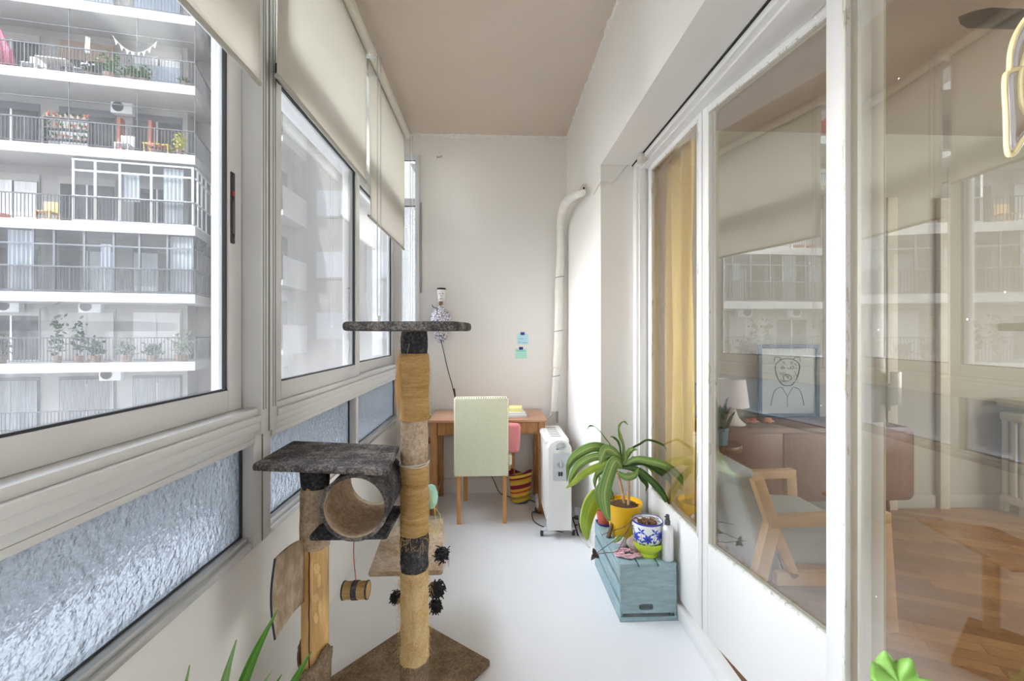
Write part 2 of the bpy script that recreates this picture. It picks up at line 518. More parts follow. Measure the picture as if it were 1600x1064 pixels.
# ---- left window wall -------------------------------------------------
XG = -.80
def bay(n, y0, y1, ysplit, lock):
    """one bay: lower hammered panes, sliding sashes, fixed upper pane"""
    r = sthing('window_%d' % n, 'cream aluminium sliding window bay %s' % ('nearest the camera' if n == 1 else 'reaching the end wall'), 'window', (-.85, (y0 + y1) / 2, .645))
    f = MB()
    # outer frame: posts, sill with steps, transom, head
    for (a, c) in ((y0, y0 + .05), (y1 - .05, y1)):
        f.box(-.88, -.762, a, c, 1.02, 2.955, .003)
        f.box(-.88, -.785, a, c, .645, 1.02, .003)
    f.box(-.88, -.765, y0 + .05, y1 - .05, 1.035, 1.062, .003)
    f.box(-.88, -.758, y0 + .05, y1 - .05, 1.062, 1.085, .003)
    f.box(-.88, -.772, y0 + .05, y1 - .05, 1.085, 1.108, .003)
    f.box(-.88, -.78, y0 + .05, y1 - .05, 1.005, 1.035, .002)
    f.box(-.88, -.765, y0 + .05, y1 - .05, 2.335, 2.40, .003)
    f.box(-.88, -.77, y0 + .05, y1 - .05, 2.925, 2.955, .003)
    f.build('frame', M_alu, r)
    g = MB()
    for yy in ((y1 - .038, y1 - .022) if n == 1 else (y0 + .018, y0 + .034)): g.box(-.7625, -.7605, yy - .0012, yy + .0012, 1.10, 2.95)
    g.build('frame_groove', mat('groove_shadow_gap', (.16, .16, .165), .6), r, smooth=False)
    # upper fixed pane
    MB().box(-.823, -.818, y0 + .05, y1 - .05, 2.40, 2.925).build('upper_pane', M_gTop, r, smooth=False)
    # lower panes
    ym = ysplit
    f = MB(); f.box(-.87, -.785, ym - .022, ym + .022, .685, 1.0, .002)
    f.box(-.87, -.78, y0 + .05, y1 - .05, .99, 1.01, .002)
    f.build('lower_mullion', M_alu, r)
    s = MB(); s.box(-.87, -.79, y0 + .05, y1 - .05, .645, .668, .003); s.box(-.86, -.802, y0 + .05, y1 - .05, .668, .684, .002)
    s.box(-.90, -.805, y0, y1, .63, .645, .001)
    s.build('lower_sill', M_silver, r)
    for (a, c) in ((y0 + .055, ym - .024), (ym + .024, y1 - .055)):
        MB().box(-.835, -.83, a, c, .684, .99).build('lower_pane', M_frost, r, smooth=False)
        g = MB()
        for yy in (a, c): g.box(-.829, -.822, yy - .004, yy + .004, .684, .99)
        g.box(-.829, -.824, a, c, .682, .688)
        g.build('lower_gasket', M_gasket, r, smooth=False)
    # sashes : near one on the inner track
    for i, (a, c, xi) in enumerate(((y0 + .055, ysplit + .04, -.783), (ysplit - .04, y1 - .055, -.822))):
        sw = .072
        xo = xi - .034
        fr = MB()
        fr.box(xo, xi, a, a + sw, 1.108, 2.335, .004)
        fr.box(xo, xi, c - sw, c, 1.108, 2.335, .004)
        fr.box(xo, xi, a + sw, c - sw, 1.108, 1.175, .004)
        fr.box(xo, xi, a + sw, c - sw, 2.275, 2.335, .004)
        so = fr.build('sash', M_alu if i == 0 else M_alu, r)
        MB().box(xo + .012, xo + .017, a + sw, c - sw, 1.175, 2.275).build('pane', M_gA if n == 1 else M_gB, so, smooth=False)
        g = MB(); t = .006
        g.box(xo + .017, xi - .006, a + sw, a + sw + t, 1.175, 2.275); g.box(xo + .017, xi - .006, c - sw - t, c - sw, 1.175, 2.275)
        g.box(xo + .017, xi - .006, a + sw, c - sw, 1.175, 1.175 + t); g.box(xo + .017, xi - .006, a + sw, c - sw, 2.275 - t, 2.275)
        g.build('gasket', M_gasket, so, smooth=False)
        if i == 0:
            g = MB(); g.box(xo, xi - .003, c, c + .006, 1.108, 2.335); g.build('brush_seal', M_gasket, so, smooth=False)
    return r
W1 = bay(1, -.68, 1.555, .40, True)
W2 = bay(2, 1.565, YB - .03, 2.62, True)
# seam between the bays and the outside post behind it
struct(MB().box(-.88, -.765, 1.5565, 1.5635, 1.02, 2.955).box(-.88, -.788, 1.5565, 1.5635, .645, 1.02).build('trim_3', M_gasket, smooth=False), 'dark seam between the two window bays', 'trim')
struct(MB().box(-.915, -.882, 1.49, 1.60, .5, 3.04, .003).build('trim_4', M_aluW), 'white outer post between the window bays', 'trim')
struct(MB().box(-.96, -.90, -1.3, YB, 2.36, 2.42, .003).build('trim_5', M_aluW), 'white outer transom of the window wall', 'trim')
struct(MB().box(-1.16, -.90, -1.3, YB, .585, .628, .004).build('trim_9', mat('outer_sill_paint', (.80, .80, .80), .6)), 'white outer sill below the windows', 'trim')
# flush lock on the sash that is nearest the post
W1s = [c for c in W1.children if c.name.startswith('sash')]
# near-bay sash locks : the visible stile sits beside the post (outer sash of bay 1)
lk = MB()
p0, p1 = 1.395, 1.43
lk.box(-.826, -.818, 1.435, 1.458, 1.635, 1.860, .004)
L = lk.build('lock', M_black, W1)
lk = MB(); lk.box(-.8185, -.8155, 1.440, 1.453, 1.665, 1.77, .002); lk.cyl((-.8205, 1.4465, 1.845), (-.8165, 1.4465, 1.845), .004, seg=10); lk.cyl((-.8205, 1.4465, 1.65), (-.8165, 1.4465, 1.65), .004, seg=10)
lk.build('slider', mat('dark_grey_metal', (.08, .08, .085), .35), L)
lk = MB(); lk.box(-.819, -.8165, 1.442, 1.451, 1.785, 1.80); lk.build('red_marker', mat('red_marker', (.5, .03, .02), .5), L)

# narrow window set in the end wall
r = sthing('window_3', 'narrow tall window in the end wall', 'window', (-.71, YB, .67))
f = MB()
x0, x1 = -.80, -.622
f.box(x0, x0 + .03, YB - .03, YB + .03, .67, 2.86, .003); f.box(x1 - .035, x1, YB - .03, YB + .03, .67, 2.86, .003)
for (z0, z1) in ((.67, .71), (1.10, 1.17), (2.43, 2.49), (2.815, 2.86)): f.box(x0 + .03, x1 - .035, YB - .025, YB + .03, z0, z1, .003)
f.build('frame', M_aluW, r)
for (z0, z1, m) in ((.71, 1.10, M_milk), (1.17, 2.43, M_milk), (2.49, 2.815, M_gTop)):
    MB().box(x0 + .03, x1 - .035, YB, YB + .005, z0, z1).build('pane', m, r, smooth=False)
g = MB()
for z in (2.425, 2.812): g.box(x0 + .03, x1 - .035, YB - .012, YB - .001, z, z + .008)
g.build('gasket', M_gasket, r, smooth=False)
struct(MB().box(-.616, -.606, YB - .02, YB - .0006, 1.7, 2.46, .002).build('trim_6', mat('dull_grey_metal', (.35, .34, .32), .5), smooth=False), 'grey metal strip beside the narrow window', 'trim')

# ---- roller blinds ----------------------------------------------------
def blind(y0, y1, zb, label, chains, curl=0):
    r = thing('roller_blind', label, 'blind', (-.70, (y0 + y1) / 2, zb), 'cream roller blinds over the windows')
    MB().cyl((-.70, y0, 2.965), (-.70, y1, 2.965), .028, seg=24).build('roller', M_cream, r)
    def f(u, v):
        z = zb + (2.965 - zb) * v
        x = -.722 + .004 * math.sin(v * 3) + curl * .02 * max(0, .06 - u) * 12 * (1 - v) ** 4
        return Vector((x, y0 + .018 + (y1 - y0 - .036) * u, z))
    MB().grid(f, 24, 24).build('fabric', M_blind, r, solid=.0012)
    b = MB(); b.cyl((-.722, y0 + .016, zb), (-.722, y1 - .016, zb), .008, seg=12)
    b.build('bottom_bar', mat('blind_bar', (.36, .34, .29), .5), r)
    for yy in (y0 - .004, y1 + .004): MB().box(-.735, -.672, yy - .003, yy + .003, 2.935, 3.0, .001).build('bracket', M_aluW, r)
    for (yc, zc) in chains:
        MB().tube([(-.672, yc, 2.96), (-.672, yc, zc), (-.665, yc + .004, zc - .01), (-.655, yc + .012, zc), (-.655, yc + .012, 2.96)], .0020, 6).build('chain', mat('bead_chain', (.42, .42, .42), .5), r)
        MB().box(-.67, -.655, yc - .004, yc + .016, zc - .075, zc - .005, .003).build('chain_weight', M_cream, r)
    return r
blind(.18, 1.432, 2.124, 'cream roller blind nearest the camera, cut by the photo edge', [])
blind(1.508, 2.592, 2.212, 'middle cream roller blind, raised highest at its lower edge', [])
blind(2.606, 3.67, 2.035, 'cream roller blind beside the end wall, hanging lowest', [(2.625, 1.46), (3.655, 1.46)], 1)
# small dark bracket beside the middle blind
MB().box(-.765, -.745, 1.60, 1.64, 2.24, 2.30, .003).build('sash_stop', M_black, W2)

# ---- glazed doors to the living room ---------------------------------
r = sthing('trim_7', 'white wooden frame around the living room doors', 'door frame', (.88, .6, 0))
f = MB()
f.box(.82, .955, 2.545, 2.61, 0, 2.345, .003)
f.box(.835, .87, 2.53, 2.545, 0, 2.33, .003)
f.box(.82, .955, -1.3, 2.545, 2.312, 2.338, .003)
f.box(.845, .955, -1.3, 2.545, 2.30, 2.312, .002)
f.build('frame', M_doorp, r)
MB().box(.815, .955, -1.3, 2.61, 2.3385, 2.3445).build('gap', mat('dark_gap', (.03, .028, .025), .9), r, smooth=False)
MB().box(.868, .918, -1.3, 2.545, 0, .068, .004).build('threshold', M_doorp, r)
def leaf(n, P, th, W, s0, s1, label, gm, latch=False, z0=.088, peel_in=True):
    """a glazed leaf in its own frame: x' along the leaf from the hinge, y' = outside(-)"""
    r = sthing('door_%d' % n, label, 'door', (P[0], P[1], z0))
    Mx = Matrix.Translation((P[0], P[1], 0)) @ Matrix.Rotation(-(PI / 2 - th), 4, 'Z')
    gb, gt, zt = .47, 2.28, 2.312
    t0, t1 = -.02, .02
    f = MB()
    f.box(0, s0, t0, t1, z0, zt, .003, Mx)
    f.box(W - s1, W, t0, t1, z0, zt, .003, Mx)
    f.box(s0, W - s1, t0, t1, gt, zt, .002, Mx)
    f.box(s0, W - s1, t0 + .001, t1, z0, gb, .002, Mx)
    f.build('frame', M_doorp, r)
    q = MB()
    h = .010
    q.box(s0 - .001, s0 + h, t0 - .0015, t0 + .012, gb, gt, .002, Mx, 1)
    q.box(W - s1 - h, W - s1 + .001, t0 - .0015, t0 + .012, gb, gt, .002, Mx, 1)
    q.box(s0, W - s1, t0 - .0015, t0 + .012, gb, gb + h, .002, Mx, 1)
    q.box(s0, W - s1, t0 - .0015, t0 + .012, gt - h, gt, .002, Mx, 1)
    q.build('glazing_putty', M_peel, r)
    MB().box(s0 + .002, W - s1 - .002, 0, .004, gb + .002, gt - .002, 0, Mx).build('pane', gm, r, smooth=False)
    return r, Mx
D1, mx1 = leaf(1, (.905, 2.542), 0, .668, .058, .032, 'narrow fixed glazed door leaf in front of the yellow curtain', glass('curtain_side_glass', .06, (.93, .93, .90), wave=.03))
D2, mx2 = leaf(2, (.905, 1.868), math.radians(7.6), .745, .036, .062, 'glazed white door leaf standing slightly open into the living room', M_gDoor)
D3, mx3 = leaf(3, (.905, 1.158), math.radians(-1.9), 1.05, .060, .07, 'nearest glazed white door leaf, cut by the right photo edge', M_gDoor3)
# inner cream face and lock of the open leaf
MB().box(.685, .744, .0205, .026, .10, 2.30, .001, mx2).build('inner_stile', M_doorin, D2)
MB().box(.7455, .7485, -.012, .018, 1.12, 1.29, .001, mx2).build('lock_plate', mat('painted_metal', (.60, .58, .48), .4), D2)
MB().box(.752, .758, .026, .060, 1.165, 1.252, .003, mx2).box(.7455, .7525, .030, .040, 1.15, 1.22, 0, mx2).build('door_handle', mat('ivory_metal', (.78, .77, .72), .25), D2)
MB().cyl(mx2 @ Vector((.752, .043, 1.19)), mx2 @ Vector((.744, .043, 1.19)), .011, seg=16).build('knob', mat('steel', (.5, .5, .5), .25, metal=1), D2)
# small wooden latch at the head of the frame
k_ = MB().box(.80, .832, 2.40, 2.47, 2.300, 2.335, .004).cyl((.81, 2.43, 2.30), (.81, 2.43, 2.35), .006, seg=10).build('latch', mat('cream_latch', (.62, .56, .50), .5), r)

# ================================================================== THE LIVING ROOM
def parquet():
    k = NT('parquet')
    p = k.n('BsdfPrincipled'); p.inputs['Roughness'].default_value = .28
    vec = k.coords((1, 1, 1), rot=(0, 0, math.radians(28)))
    br = k.n('TexBrick'); br.offset = .5
    br.inputs['Scale'].default_value = 1; br.inputs['Brick Width'].default_value = .42; br.inputs['Row Height'].default_value = .07
    br.inputs['Mortar Size'].default_value = .0012
    br.inputs['Color1'].default_value = c4(S(190, 140, 88)); br.inputs['Color2'].default_value = c4(S(146, 98, 56)); br.inputs['Mortar'].default_value = c4(S(70, 44, 26))
    k.l(vec, br.inputs['Vector'])
    v2 = k.coords((3, 30, 3), rot=(0, 0, math.radians(28)))
    f = k.noise(v2, 3, 5, .6)
    mx = k.n('MixRGB', blend_type='MULTIPLY'); mx.inputs[0].default_value = .6
    k.l(br.outputs['Color'], mx.inputs[1]); k.l(k.ramp(f, [(.2, .55), (.8, 1.0)]), mx.inputs[2])
    k.l(mx.outputs[0], p.inputs['Base Color']); k.l(p.outputs[0], k.out.inputs[0])
    return k.m
M_lwall = mat('living_room_paint', S(176, 172, 160), .8)
struct(MB().box(1.0, 5.2, -1.45, 3.5, -.15, 0).build('floor', parquet(), smooth=False), 'oak parquet floor of the living room', 'floor')
struct(MB().box(1.0, 5.2, -1.45, 3.5, 2.9, 3.1).build('ceiling', mat('living_room_ceiling', S(158, 140, 126), .8), smooth=False), 'taupe ceiling of the living room', 'ceiling')
struct(MB().box(1.0, 5.2, 3.35, 3.5, 0, 2.9).build('wall_back', M_lwall, smooth=False), 'pale wall behind the sideboard', 'wall')
struct(MB().box(5.05, 5.2, -1.45, 3.35, 0, .8).box(5.05, 5.2, -1.45, 3.35, 2.4, 2.9).box(5.05, 5.2, -1.45, -.6, .8, 2.4).box(5.05, 5.2, 2.2, 3.35, .8, 2.4).build('wall_right', M_lwall, smooth=False), 'far right wall of the living room', 'wall')
struct(MB().box(1.0, 5.05, -1.6, -1.45, 0, 2.9).build('wall_rear', M_lwall, smooth=False), 'near wall of the living room', 'wall')
struct(MB().box(1.0, 5.05, 3.335, 3.3495, 0, .10, .003).build('baseboard_back', M_lwall), 'painted baseboard behind the sideboard', 'baseboard')

# yellow curtain
def yellow_curtain():
    r = thing('curtain', 'tall yellow curtain hanging behind the narrow glazed door leaf', 'curtain', (.985, 2.38, .07))
    k = NT('yellow_cloth')
    d = k.n('BsdfDiffuse'); d.inputs[0].default_value = c4(S(238, 212, 138)); t = k.n('BsdfTranslucent'); t.inputs[0].default_value = c4(S(240, 210, 130))
    m = k.n('MixShader'); m.inputs[0].default_value = .25; k.l(d.outputs[0], m.inputs[1]); k.l(t.outputs[0], m.inputs[2]); k.l(m.outputs[0], k.out.inputs[0])
    def f(u, v):
        # u along, v up ; folds widen at the bottom
        y = 2.165 + .40 * u + .03 * math.sin(v * 2)
        z = .072 + 2.26 * v
        a = .022 * (1.15 - .35 * v)
        x = .988 + a * math.sin(u * 2 * PI * 3.6 + .6 * math.sin(v * 3)) + .008 * math.sin(u * 37 + v * 5)
        y += .035 * (1 - v) * math.sin(u * 2 * PI * 2.1 + 1)
        return Vector((x, y, z))
    MB().grid(f, 120, 30).build('cloth', k.m, r, solid=.0015)
    MB().cyl((.988, 1.95, 2.352), (.988, 2.6, 2.352), .008, seg=12).build('curtain_rail', mat('rail_metal', (.30, .29, .25), .4), r)
    for i in range(7):
        y = 2.19 + .37 * i / 6
        MB().box(.978, .998, y - .006, y + .006, 2.318, 2.352, .002).build('hook', M_cream, r)
yellow_curtain()

# armchair: faces +X
def armchair():
    X0, X1, Y0, Y1 = 1.15, 1.80, 1.945, 2.64
    r = thing('armchair', 'grey fabric armchair with a pale wooden frame seen through the open leaf', 'armchair', ((X0 + X1) / 2, (Y0 + Y1) / 2, 0))
    M_w = wood('beech', S(186, 142, 92), S(218, 180, 130), .45, (2, 8, 8), 4)
    M_f = mat('grey_wool', S(172, 176, 178), .95, bump=.6, bs=260, dist=.002, var=.14, vs_=140)
    def bar(pts, w, h, name):
        b = MB()
        p, q = Vector(pts[0]), Vector(pts[1])
        d = q - p
        ang = math.atan2(d.z, d.x)
        M = Matrix.Translation((p + q) / 2) @ Matrix.Rotation(-ang, 4, 'Y')
        b.box(-d.length / 2, d.length / 2, -w / 2, w / 2, -h / 2, h / 2, .004, M)
        return b.build(name, M_w, r)
    for y in (Y0 + .03, Y1 - .03):
        bar([(1.235, y, .505), (1.795, y, .52)], .055, .048, 'arm')
        bar([(1.80, y, .0), (1.765, y, .50)], .052, .062, 'leg')
        bar([(1.13, y, .0), (1.255, y, .49)], .052, .058, 'leg')
        bar([(1.255, y, .50), (1.185, y, .70)], .045, .050, 'back_upright')
        bar([(1.27, y, .25), (1.77, y, .235)], .034, .060, 'side_rail')
        bar([(1.265, y, .47), (1.36, y, .25)], .034, .045, 'brace')
    MB().box(1.745, 1.785, Y0 + .06, Y1 - .06, .20, .25, .004).build('cross_rail', M_w, r); MB().box(1.25, 1.29, Y0 + .06, Y1 - .06, .23, .28, .004).build('cross_rail', M_w, r)
    M = Matrix.Translation((1.545, (Y0 + Y1) / 2, .345)) @ Matrix.Rotation(math.radians(4), 4, 'Y')
    b = MB(); b.box(-.25, .25, -.285, .285, -.075, .075, .035, M, 4); b.build('seat_cushion', M_f, r)
    M = Matrix.Translation((1.215, (Y0 + Y1) / 2, .47)) @ Matrix.Rotation(math.radians(-17), 4, 'Y')
    b = MB(); b.box(-.045, .055, -.29, .29, -.27, .265, .03, M, 4); b.build('backrest', M_f, r)
armchair()

# sideboard
def sideboard():
    X0, X1, Yf, Yb = 1.45, 2.86, 2.93, 3.325
    r = thing('sideboard', 'brown walnut sideboard with rounded corners and slim legs', 'sideboard', ((X0 + X1) / 2, (Yf + Yb) / 2, 0))
    poly = []
    for (cx, cz, a0) in ((X1 - .05, .72 - .05, 0), (X0 + .05, .72 - .05, 90), (X0 + .05, .27, 180), (X1 - .05, .27, 270)):
        for k in range(7):
            a = math.radians(a0 + 15 * k)
            poly.append((cx + .05 * math.cos(a), cz + .05 * math.sin(a)))
    M = Matrix(((1, 0, 0, 0), (0, 0, -1, 0), (0, 1, 0, 0), (0, 0, 0, 1)))
    MB().prism(poly, -Yb, -Yf, .006, M).build('body', M_cabw, r)
    for i in range(3):
        a = X0 + .06 + i * .432; c = a + .42
        MB().box(a, c, Yf - .014, Yf - .0005, .26, .685, .003).build('door', wood('walnut_panel', S(104, 62, 42), S(142, 92, 66), .4, (14, 3, 2), 4), r)
    for x in (X0 + .15, X1 - .15):
        for y in (Yf + .06, Yb - .06):
            MB().cyl((x, y, .222), (x + (.03 if x > 2 else -.03), y - .01, 0), .019, .011, 14).build('leg', M_cabw, r)
sideboard()

# table lamp
def table_lamp():
    p = Vector((1.66, 3.06, .722))
    r = thing('table_lamp', 'small table lamp with a white shade on the sideboard', 'lamp', p)
    M_s = mat('lamp_white', (.80, .76, .72), .5)
    MB().lathe([(0, 0), (.088, 0), (.09, .008), (.07, .02), (.045, .05), (.030, .09), (.026, .13), (0, .13)], p, 32).build('base', M_s, r)
    MB().cyl(p + Vector((0, 0, .128)), p + Vector((0, 0, .19)), .007, seg=10).build('stem', M_s, r)
    MB().lathe([(.112, .125), (.088, .315), (.086, .315), (.110, .125)], p, 40).build('shade', mat('lamp_shade', (.82, .74, .70), .8), r)
    MB().lathe([(0, .19), (.020, .20), (.024, .225), (.012, .25), (0, .255)], p, 16).build('bulb', mat('bulb', (.9, .9, .88), .2), r)
    MB().tube(spline([p + Vector((-.085, -.02, .006)), p + Vector((-.14, -.06, .006)), p + Vector((-.17, -.105, .003)), p + Vector((-.18, -.165, -.02)), p + Vector((-.18, -.18, -.12)), p + Vector((-.185, -.18, -.28))]), .003, 6).build('cord', M_cream, r)
    MB().box(p.x - .195, p.x - .173, p.y - .192, p.y - .170, .55, .61, .004).build('switch', M_cream, r)
table_lamp()

# framed drawings
def framed(x0, x1, y, z0, z1, label, wide, draw):
    r = thing('picture_frame', label, 'picture', ((x0 + x1) / 2, y, z0))
    M_fr = mat('slate_blue_frame', S(52, 66, 86), .5)
    b = MB(); t = .018
    b.box(x0, x0 + wide, y - t, y, z0, z1, .002); b.box(x1 - wide, x1, y - t, y, z0, z1, .002)
    b.box(x0 + wide, x1 - wide, y - t, y, z0, z0 + wide, .002); b.box(x0 + wide, x1 - wide, y - t, y, z1 - wide, z1, .002)
    b.build('frame', M_fr, r)
    MB().box(x0 + wide * .8, x1 - wide * .8, y - .008, y - .004, z0 + wide * .8, z1 - wide * .8).build('paper', mat('drawing_paper', S(196, 204, 204), .8), r, smooth=False)
    if draw:
        M_ink = mat('pencil', S(70, 74, 80), .8)
        cx, cz = (x0 + x1) / 2 - .01, z1 - .20
        b = MB(); yy = y - .009
        def loop(cx, cz, rx, rz, n=26, a0=0, a1=2 * PI, r_=.0022):
            b.tube([(cx + rx * math.cos(a0 + (a1 - a0) * i / n), yy, cz + rz * math.sin(a0 + (a1 - a0) * i / n)) for i in range(n + 1)], r_, 5)
        # an animal head with ears above a shirt collar
        b.tube(spline([(cx - .085, yy, cz + .06), (cx - .095, yy, cz + .02), (cx - .075, yy, cz - .05), (cx - .04, yy, cz - .10), (cx, yy, cz - .11), (cx + .04, yy, cz - .10), (cx + .075, yy, cz - .05), (cx + .095, yy, cz + .02), (cx + .085, yy, cz + .06), (cx + .04, yy, cz + .09), (cx - .04, yy, cz + .09), (cx - .085, yy, cz + .06)]), .003, 5)
        loop(cx - .075, cz + .085, .025, .022, a0=-.3, a1=3.6); loop(cx + .075, cz + .085, .025, .022, a0=-.5, a1=3.4)
        loop(cx - .035, cz + .025, .014, .008); loop(cx + .035, cz + .025, .014, .008); loop(cx, cz - .05, .032, .026); loop(cx, cz - .035, .012, .008)
        for i in range(26):
            a = random.uniform(-.07, .07); z = random.uniform(-.07, .08)
            b.tube([(cx + a, yy, cz + z), (cx + a + .012, yy, cz + z - .018)], .0016, 4)
        b.tube(spline([(cx - .05, yy, cz - .12), (cx - .10, yy, cz - .15), (cx - .13, yy, cz - .26)]), .0022, 5)
        b.tube(spline([(cx + .05, yy, cz - .12), (cx + .10, yy, cz - .15), (cx + .13, yy, cz - .26)]), .0022, 5)
        b.tube([(cx - .045, yy, cz - .12), (cx, yy, cz - .19), (cx + .045, yy, cz - .12)], .0022, 5)
        b.tube([(cx, yy, cz - .19), (cx, yy, cz - .27)], .0018, 5)
        b.build('drawing', M_ink, r)
    else:
        MB().box(x0 + wide, x1 - wide, y - .0095, y - .0085, z0 + wide, z0 + wide + (z1 - z0) * .3).build('print', mat('blue_print', S(90, 130, 170), .8), r, smooth=False)
framed(1.995, 2.47, 3.31, .722, 1.27, 'large slate framed drawing of a bear in a shirt on the sideboard', .028, True)
framed(1.50, 1.80, 3.325, .722, .985, 'smaller blue framed print behind the table lamp', .022, False)

# white vase, toy cars, cactus pots
p = on_z(1388, 658, .722); p = Vector((2.66, 3.05, .722))
r = thing('vase', 'round white vase with a clay base on the sideboard', 'vase', p)
MB().lathe([(0, .025), (.04, .03), (.062, .06), (.06, .09), (.035, .125), (.02, .15), (.024, .165), (.018, .165), (.014, .15), (0, .15)], p, 28).build('body', mat('white_ceramic', (.78, .77, .75), .25), r)
MB().lathe([(0, 0), (.045, 0), (.055, .03), (0, .03)], p, 24).build('clay_base', mat('terracotta', S(168, 112, 86), .8), r)
def toy(x, col, label):
    r = thing('toy_car', label, 'toy', (x, 3.04, .722), 'toy cars on the sideboard')
    MB().box(x - .035, x + .035, 3.022, 3.058, .733, .752, .006).box(x - .02, x + .018, 3.025, 3.055, .75, .768, .006).build('body', mat('toy_paint_' + label[:4], col, .3), r)
    for dx in (-.022, .022):
        for yy in (3.018, 3.058):
            MB().cyl((x + dx, yy, .7325), (x + dx, yy + .006, .7325), .0105, seg=14).build('wheel', M_black, r)
toy(1.91, S(220, 150, 120), 'cream and pink toy car beside the large framed drawing')
toy(1.80, S(190, 90, 70), 'small red toy car nearer the table lamp')
def pot(p, prof, m, name, r, seg=32):
    return MB().lathe(prof, p, seg).build(name, m, r)
def cactus():
    p = Vector((1.475, 2.86, 0))
    r = thing('plant_stand', 'round wooden stool carrying a teal pot beside the sideboard', 'stool', p)
    MB().lathe([(0, .60), (.125, .60), (.13, .61), (.13, .63), (.125, .64), (0, .64)], p, 36).build('top', M_cabw, r)
    for k in range(3):
        a = k * 2.09 + .4
        MB().cyl(p + Vector((.07 * math.cos(a), .07 * math.sin(a), .60)), p + Vector((.12 * math.cos(a), .12 * math.sin(a), 0)), .014, .010, 12).build('leg', M_cabw, r)
    q = Vector((1.45, 2.84, .6405))
    r = thing('potted_cactus', 'dark green spiky succulent in a teal pot behind the armchair', 'plant', q)
    MB().lathe([(0, 0), (.055, 0), (.065, .11), (.060, .11), (.055, .095), (0, .095)], q, 30).build('pot', mat('teal_pot', S(96, 128, 138), .4), r)
    b = MB()
    for i in range(14):
        a = i * 2.4; t = .02 + .03 * random.random(); h = .12 + .1 * random.random()
        b.tube(spline([q + Vector((t * math.cos(a), t * math.sin(a), .09)), q + Vector((t * 1.6 * math.cos(a), t * 1.6 * math.sin(a), .09 + h * .6)), q + Vector(((t * 1.6 + .03) * math.cos(a), (t * 1.6 + .03) * math.sin(a), .09 + h))], 3), [.012] * 3 + [.011, .008, .005, .001][:4], 6)
    b.build('foliage', mat('dark_succulent', S(44, 62, 38), .5, var=.3, vs_=20), r)
cactus()
# cast iron radiator on the far wall
def cast_radiator():
    x0 = 3.90; y = 3.20
    r = thing('cast_iron_radiator', 'white cast iron column radiator at the right photo edge', 'radiator', (x0 + .2, y, 0))
    M_r = mat('radiator_paint', S(200, 196, 182), .4, bump=.1, bs=40)
    for i in range(7):
        x = x0 + .062 * i
        b = MB()
        for yy in (y - .06, y, y + .06):
            b.tube([(x, yy, .11), (x, yy, .70)], .017, 10)
        b.tube(spline([(x, y - .075, .10), (x, y - .075, .06), (x, y - .06, .10)], 4), .02, 8) if i in (0, 6) else None
        b.box(x - .027, x + .027, y - .085, y + .085, .69, .76, .022, None, 3)
        b.box(x - .027, x + .027, y - .085, y + .085, .07, .13, .022, None, 3)
        if i in (0, 6): b.box(x - .02, x + .02, y - .08, y - .045, 0, .09, .006); b.box(x - .02, x + .02, y + .045, y + .08, 0, .09, .006)
        b.build('column', M_r, r)
    MB().box(x0 - .02, x0 + .42, y - .08, y + .10, .80, .86, .004).build('shelf', M_r, r)
cast_radiator()
struct(MB().box(3.02, 3.10, 3.31, 3.3495, 0, 2.4, .004).box(3.44, 3.52, 3.31, 3.3495, 0, 2.4, .004).build('trim_8', mat('cream_casing', S(205, 200, 184), .5)), 'cream door casing beside the radiator', 'trim')
# ceiling fan
def fan():
    c = Vector((2.55, 1.72, 2.62))
    r = thing('ceiling_fan', 'dark wooden ceiling fan with one blade tip in view', 'fan', c)
    M_b = mat('dark_fan_wood', S(58, 42, 34), .4)
    MB().lathe([(0, -.06), (.09, -.05), (.11, 0), (.09, .06), (.03, .08), (0, .08)], c, 28).build('motor', M_b, r)
    MB().cyl(c + Vector((0, 0, .07)), c + Vector((0, 0, .2799)), .012, seg=12).build('rod', M_b, r)
    for k in range(3):
        M = Matrix.Translation(c) @ Matrix.Rotation(PI + k * PI * 2 / 3, 4, 'Z') @ Matrix.Rotation(math.radians(9), 4, 'X')
        MB().prism([(.10, -.03), (.20, -.045), (.60, -.048), (.65, -.03), (.69, 0), (.65, .03), (.60, .045), (.20, .04), (.10, .03)], -.004, .004, .002, M).build('blade', M_b, r)
fan()

# added fill lamp for the living room, in an unseen added wall opening
ld = bpy.data.lights.new('living_room_fill', 'AREA')
ld.shape = 'RECTANGLE'; ld.size = 1.55; ld.size_y = 2.7; ld.energy = 62; ld.color = (.95, .98, 1)
lo = bpy.data.objects.new('living_room_fill', ld)
COL.objects.link(lo)
lo.location = (5.12, .8, 1.6)
lo.rotation_euler = (0, PI / 2, 0)
# ================================================================== OUTSIDE: THE BUILDINGS OF THE BLOCK
M_conc = mat('painted_concrete', (.45, .44, .43), .85, bump=.1, bs=3, var=.06, vs_=.6)
M_slab = mat('white_slab_paint', (.35, .35, .35), .8, var=.04, vs_=.5)
M_cwall = mat('facade_render', (.33, .325, .32), .85, var=.07, vs_=.7)
M_rail = mat('dark_railing', (.05, .055, .065), .5)
M_wpane = mat('window_darkness', (.06, .065, .07), .12, var=.5, vs_=1.5)
M_wfr = mat('white_window_frame', (.70, .72, .75), .5)
M_dfr = mat('dark_grey_window_frame', (.11, .12, .14), .5)
M_cur = mat('white_curtain', (.68, .70, .72), .9, bump=.8, bs=6, stretch=(6, 6, .2), dist=.05, var=.08, vs_=3)
M_bluecur = mat('blue_grey_curtain', (.34, .42, .52), .9, var=.12, vs_=5, stretch=(6, 6, .2))
M_slats = mat('grey_shutter', (.38, .37, .36), .7, bump=.6, bs=7, stretch=(.1, .1, 3), dist=.02)
M_brn = mat('brown_shutter', (.28, .20, .15), .7)
CF = Vector((-11.84, 18.3, 0))
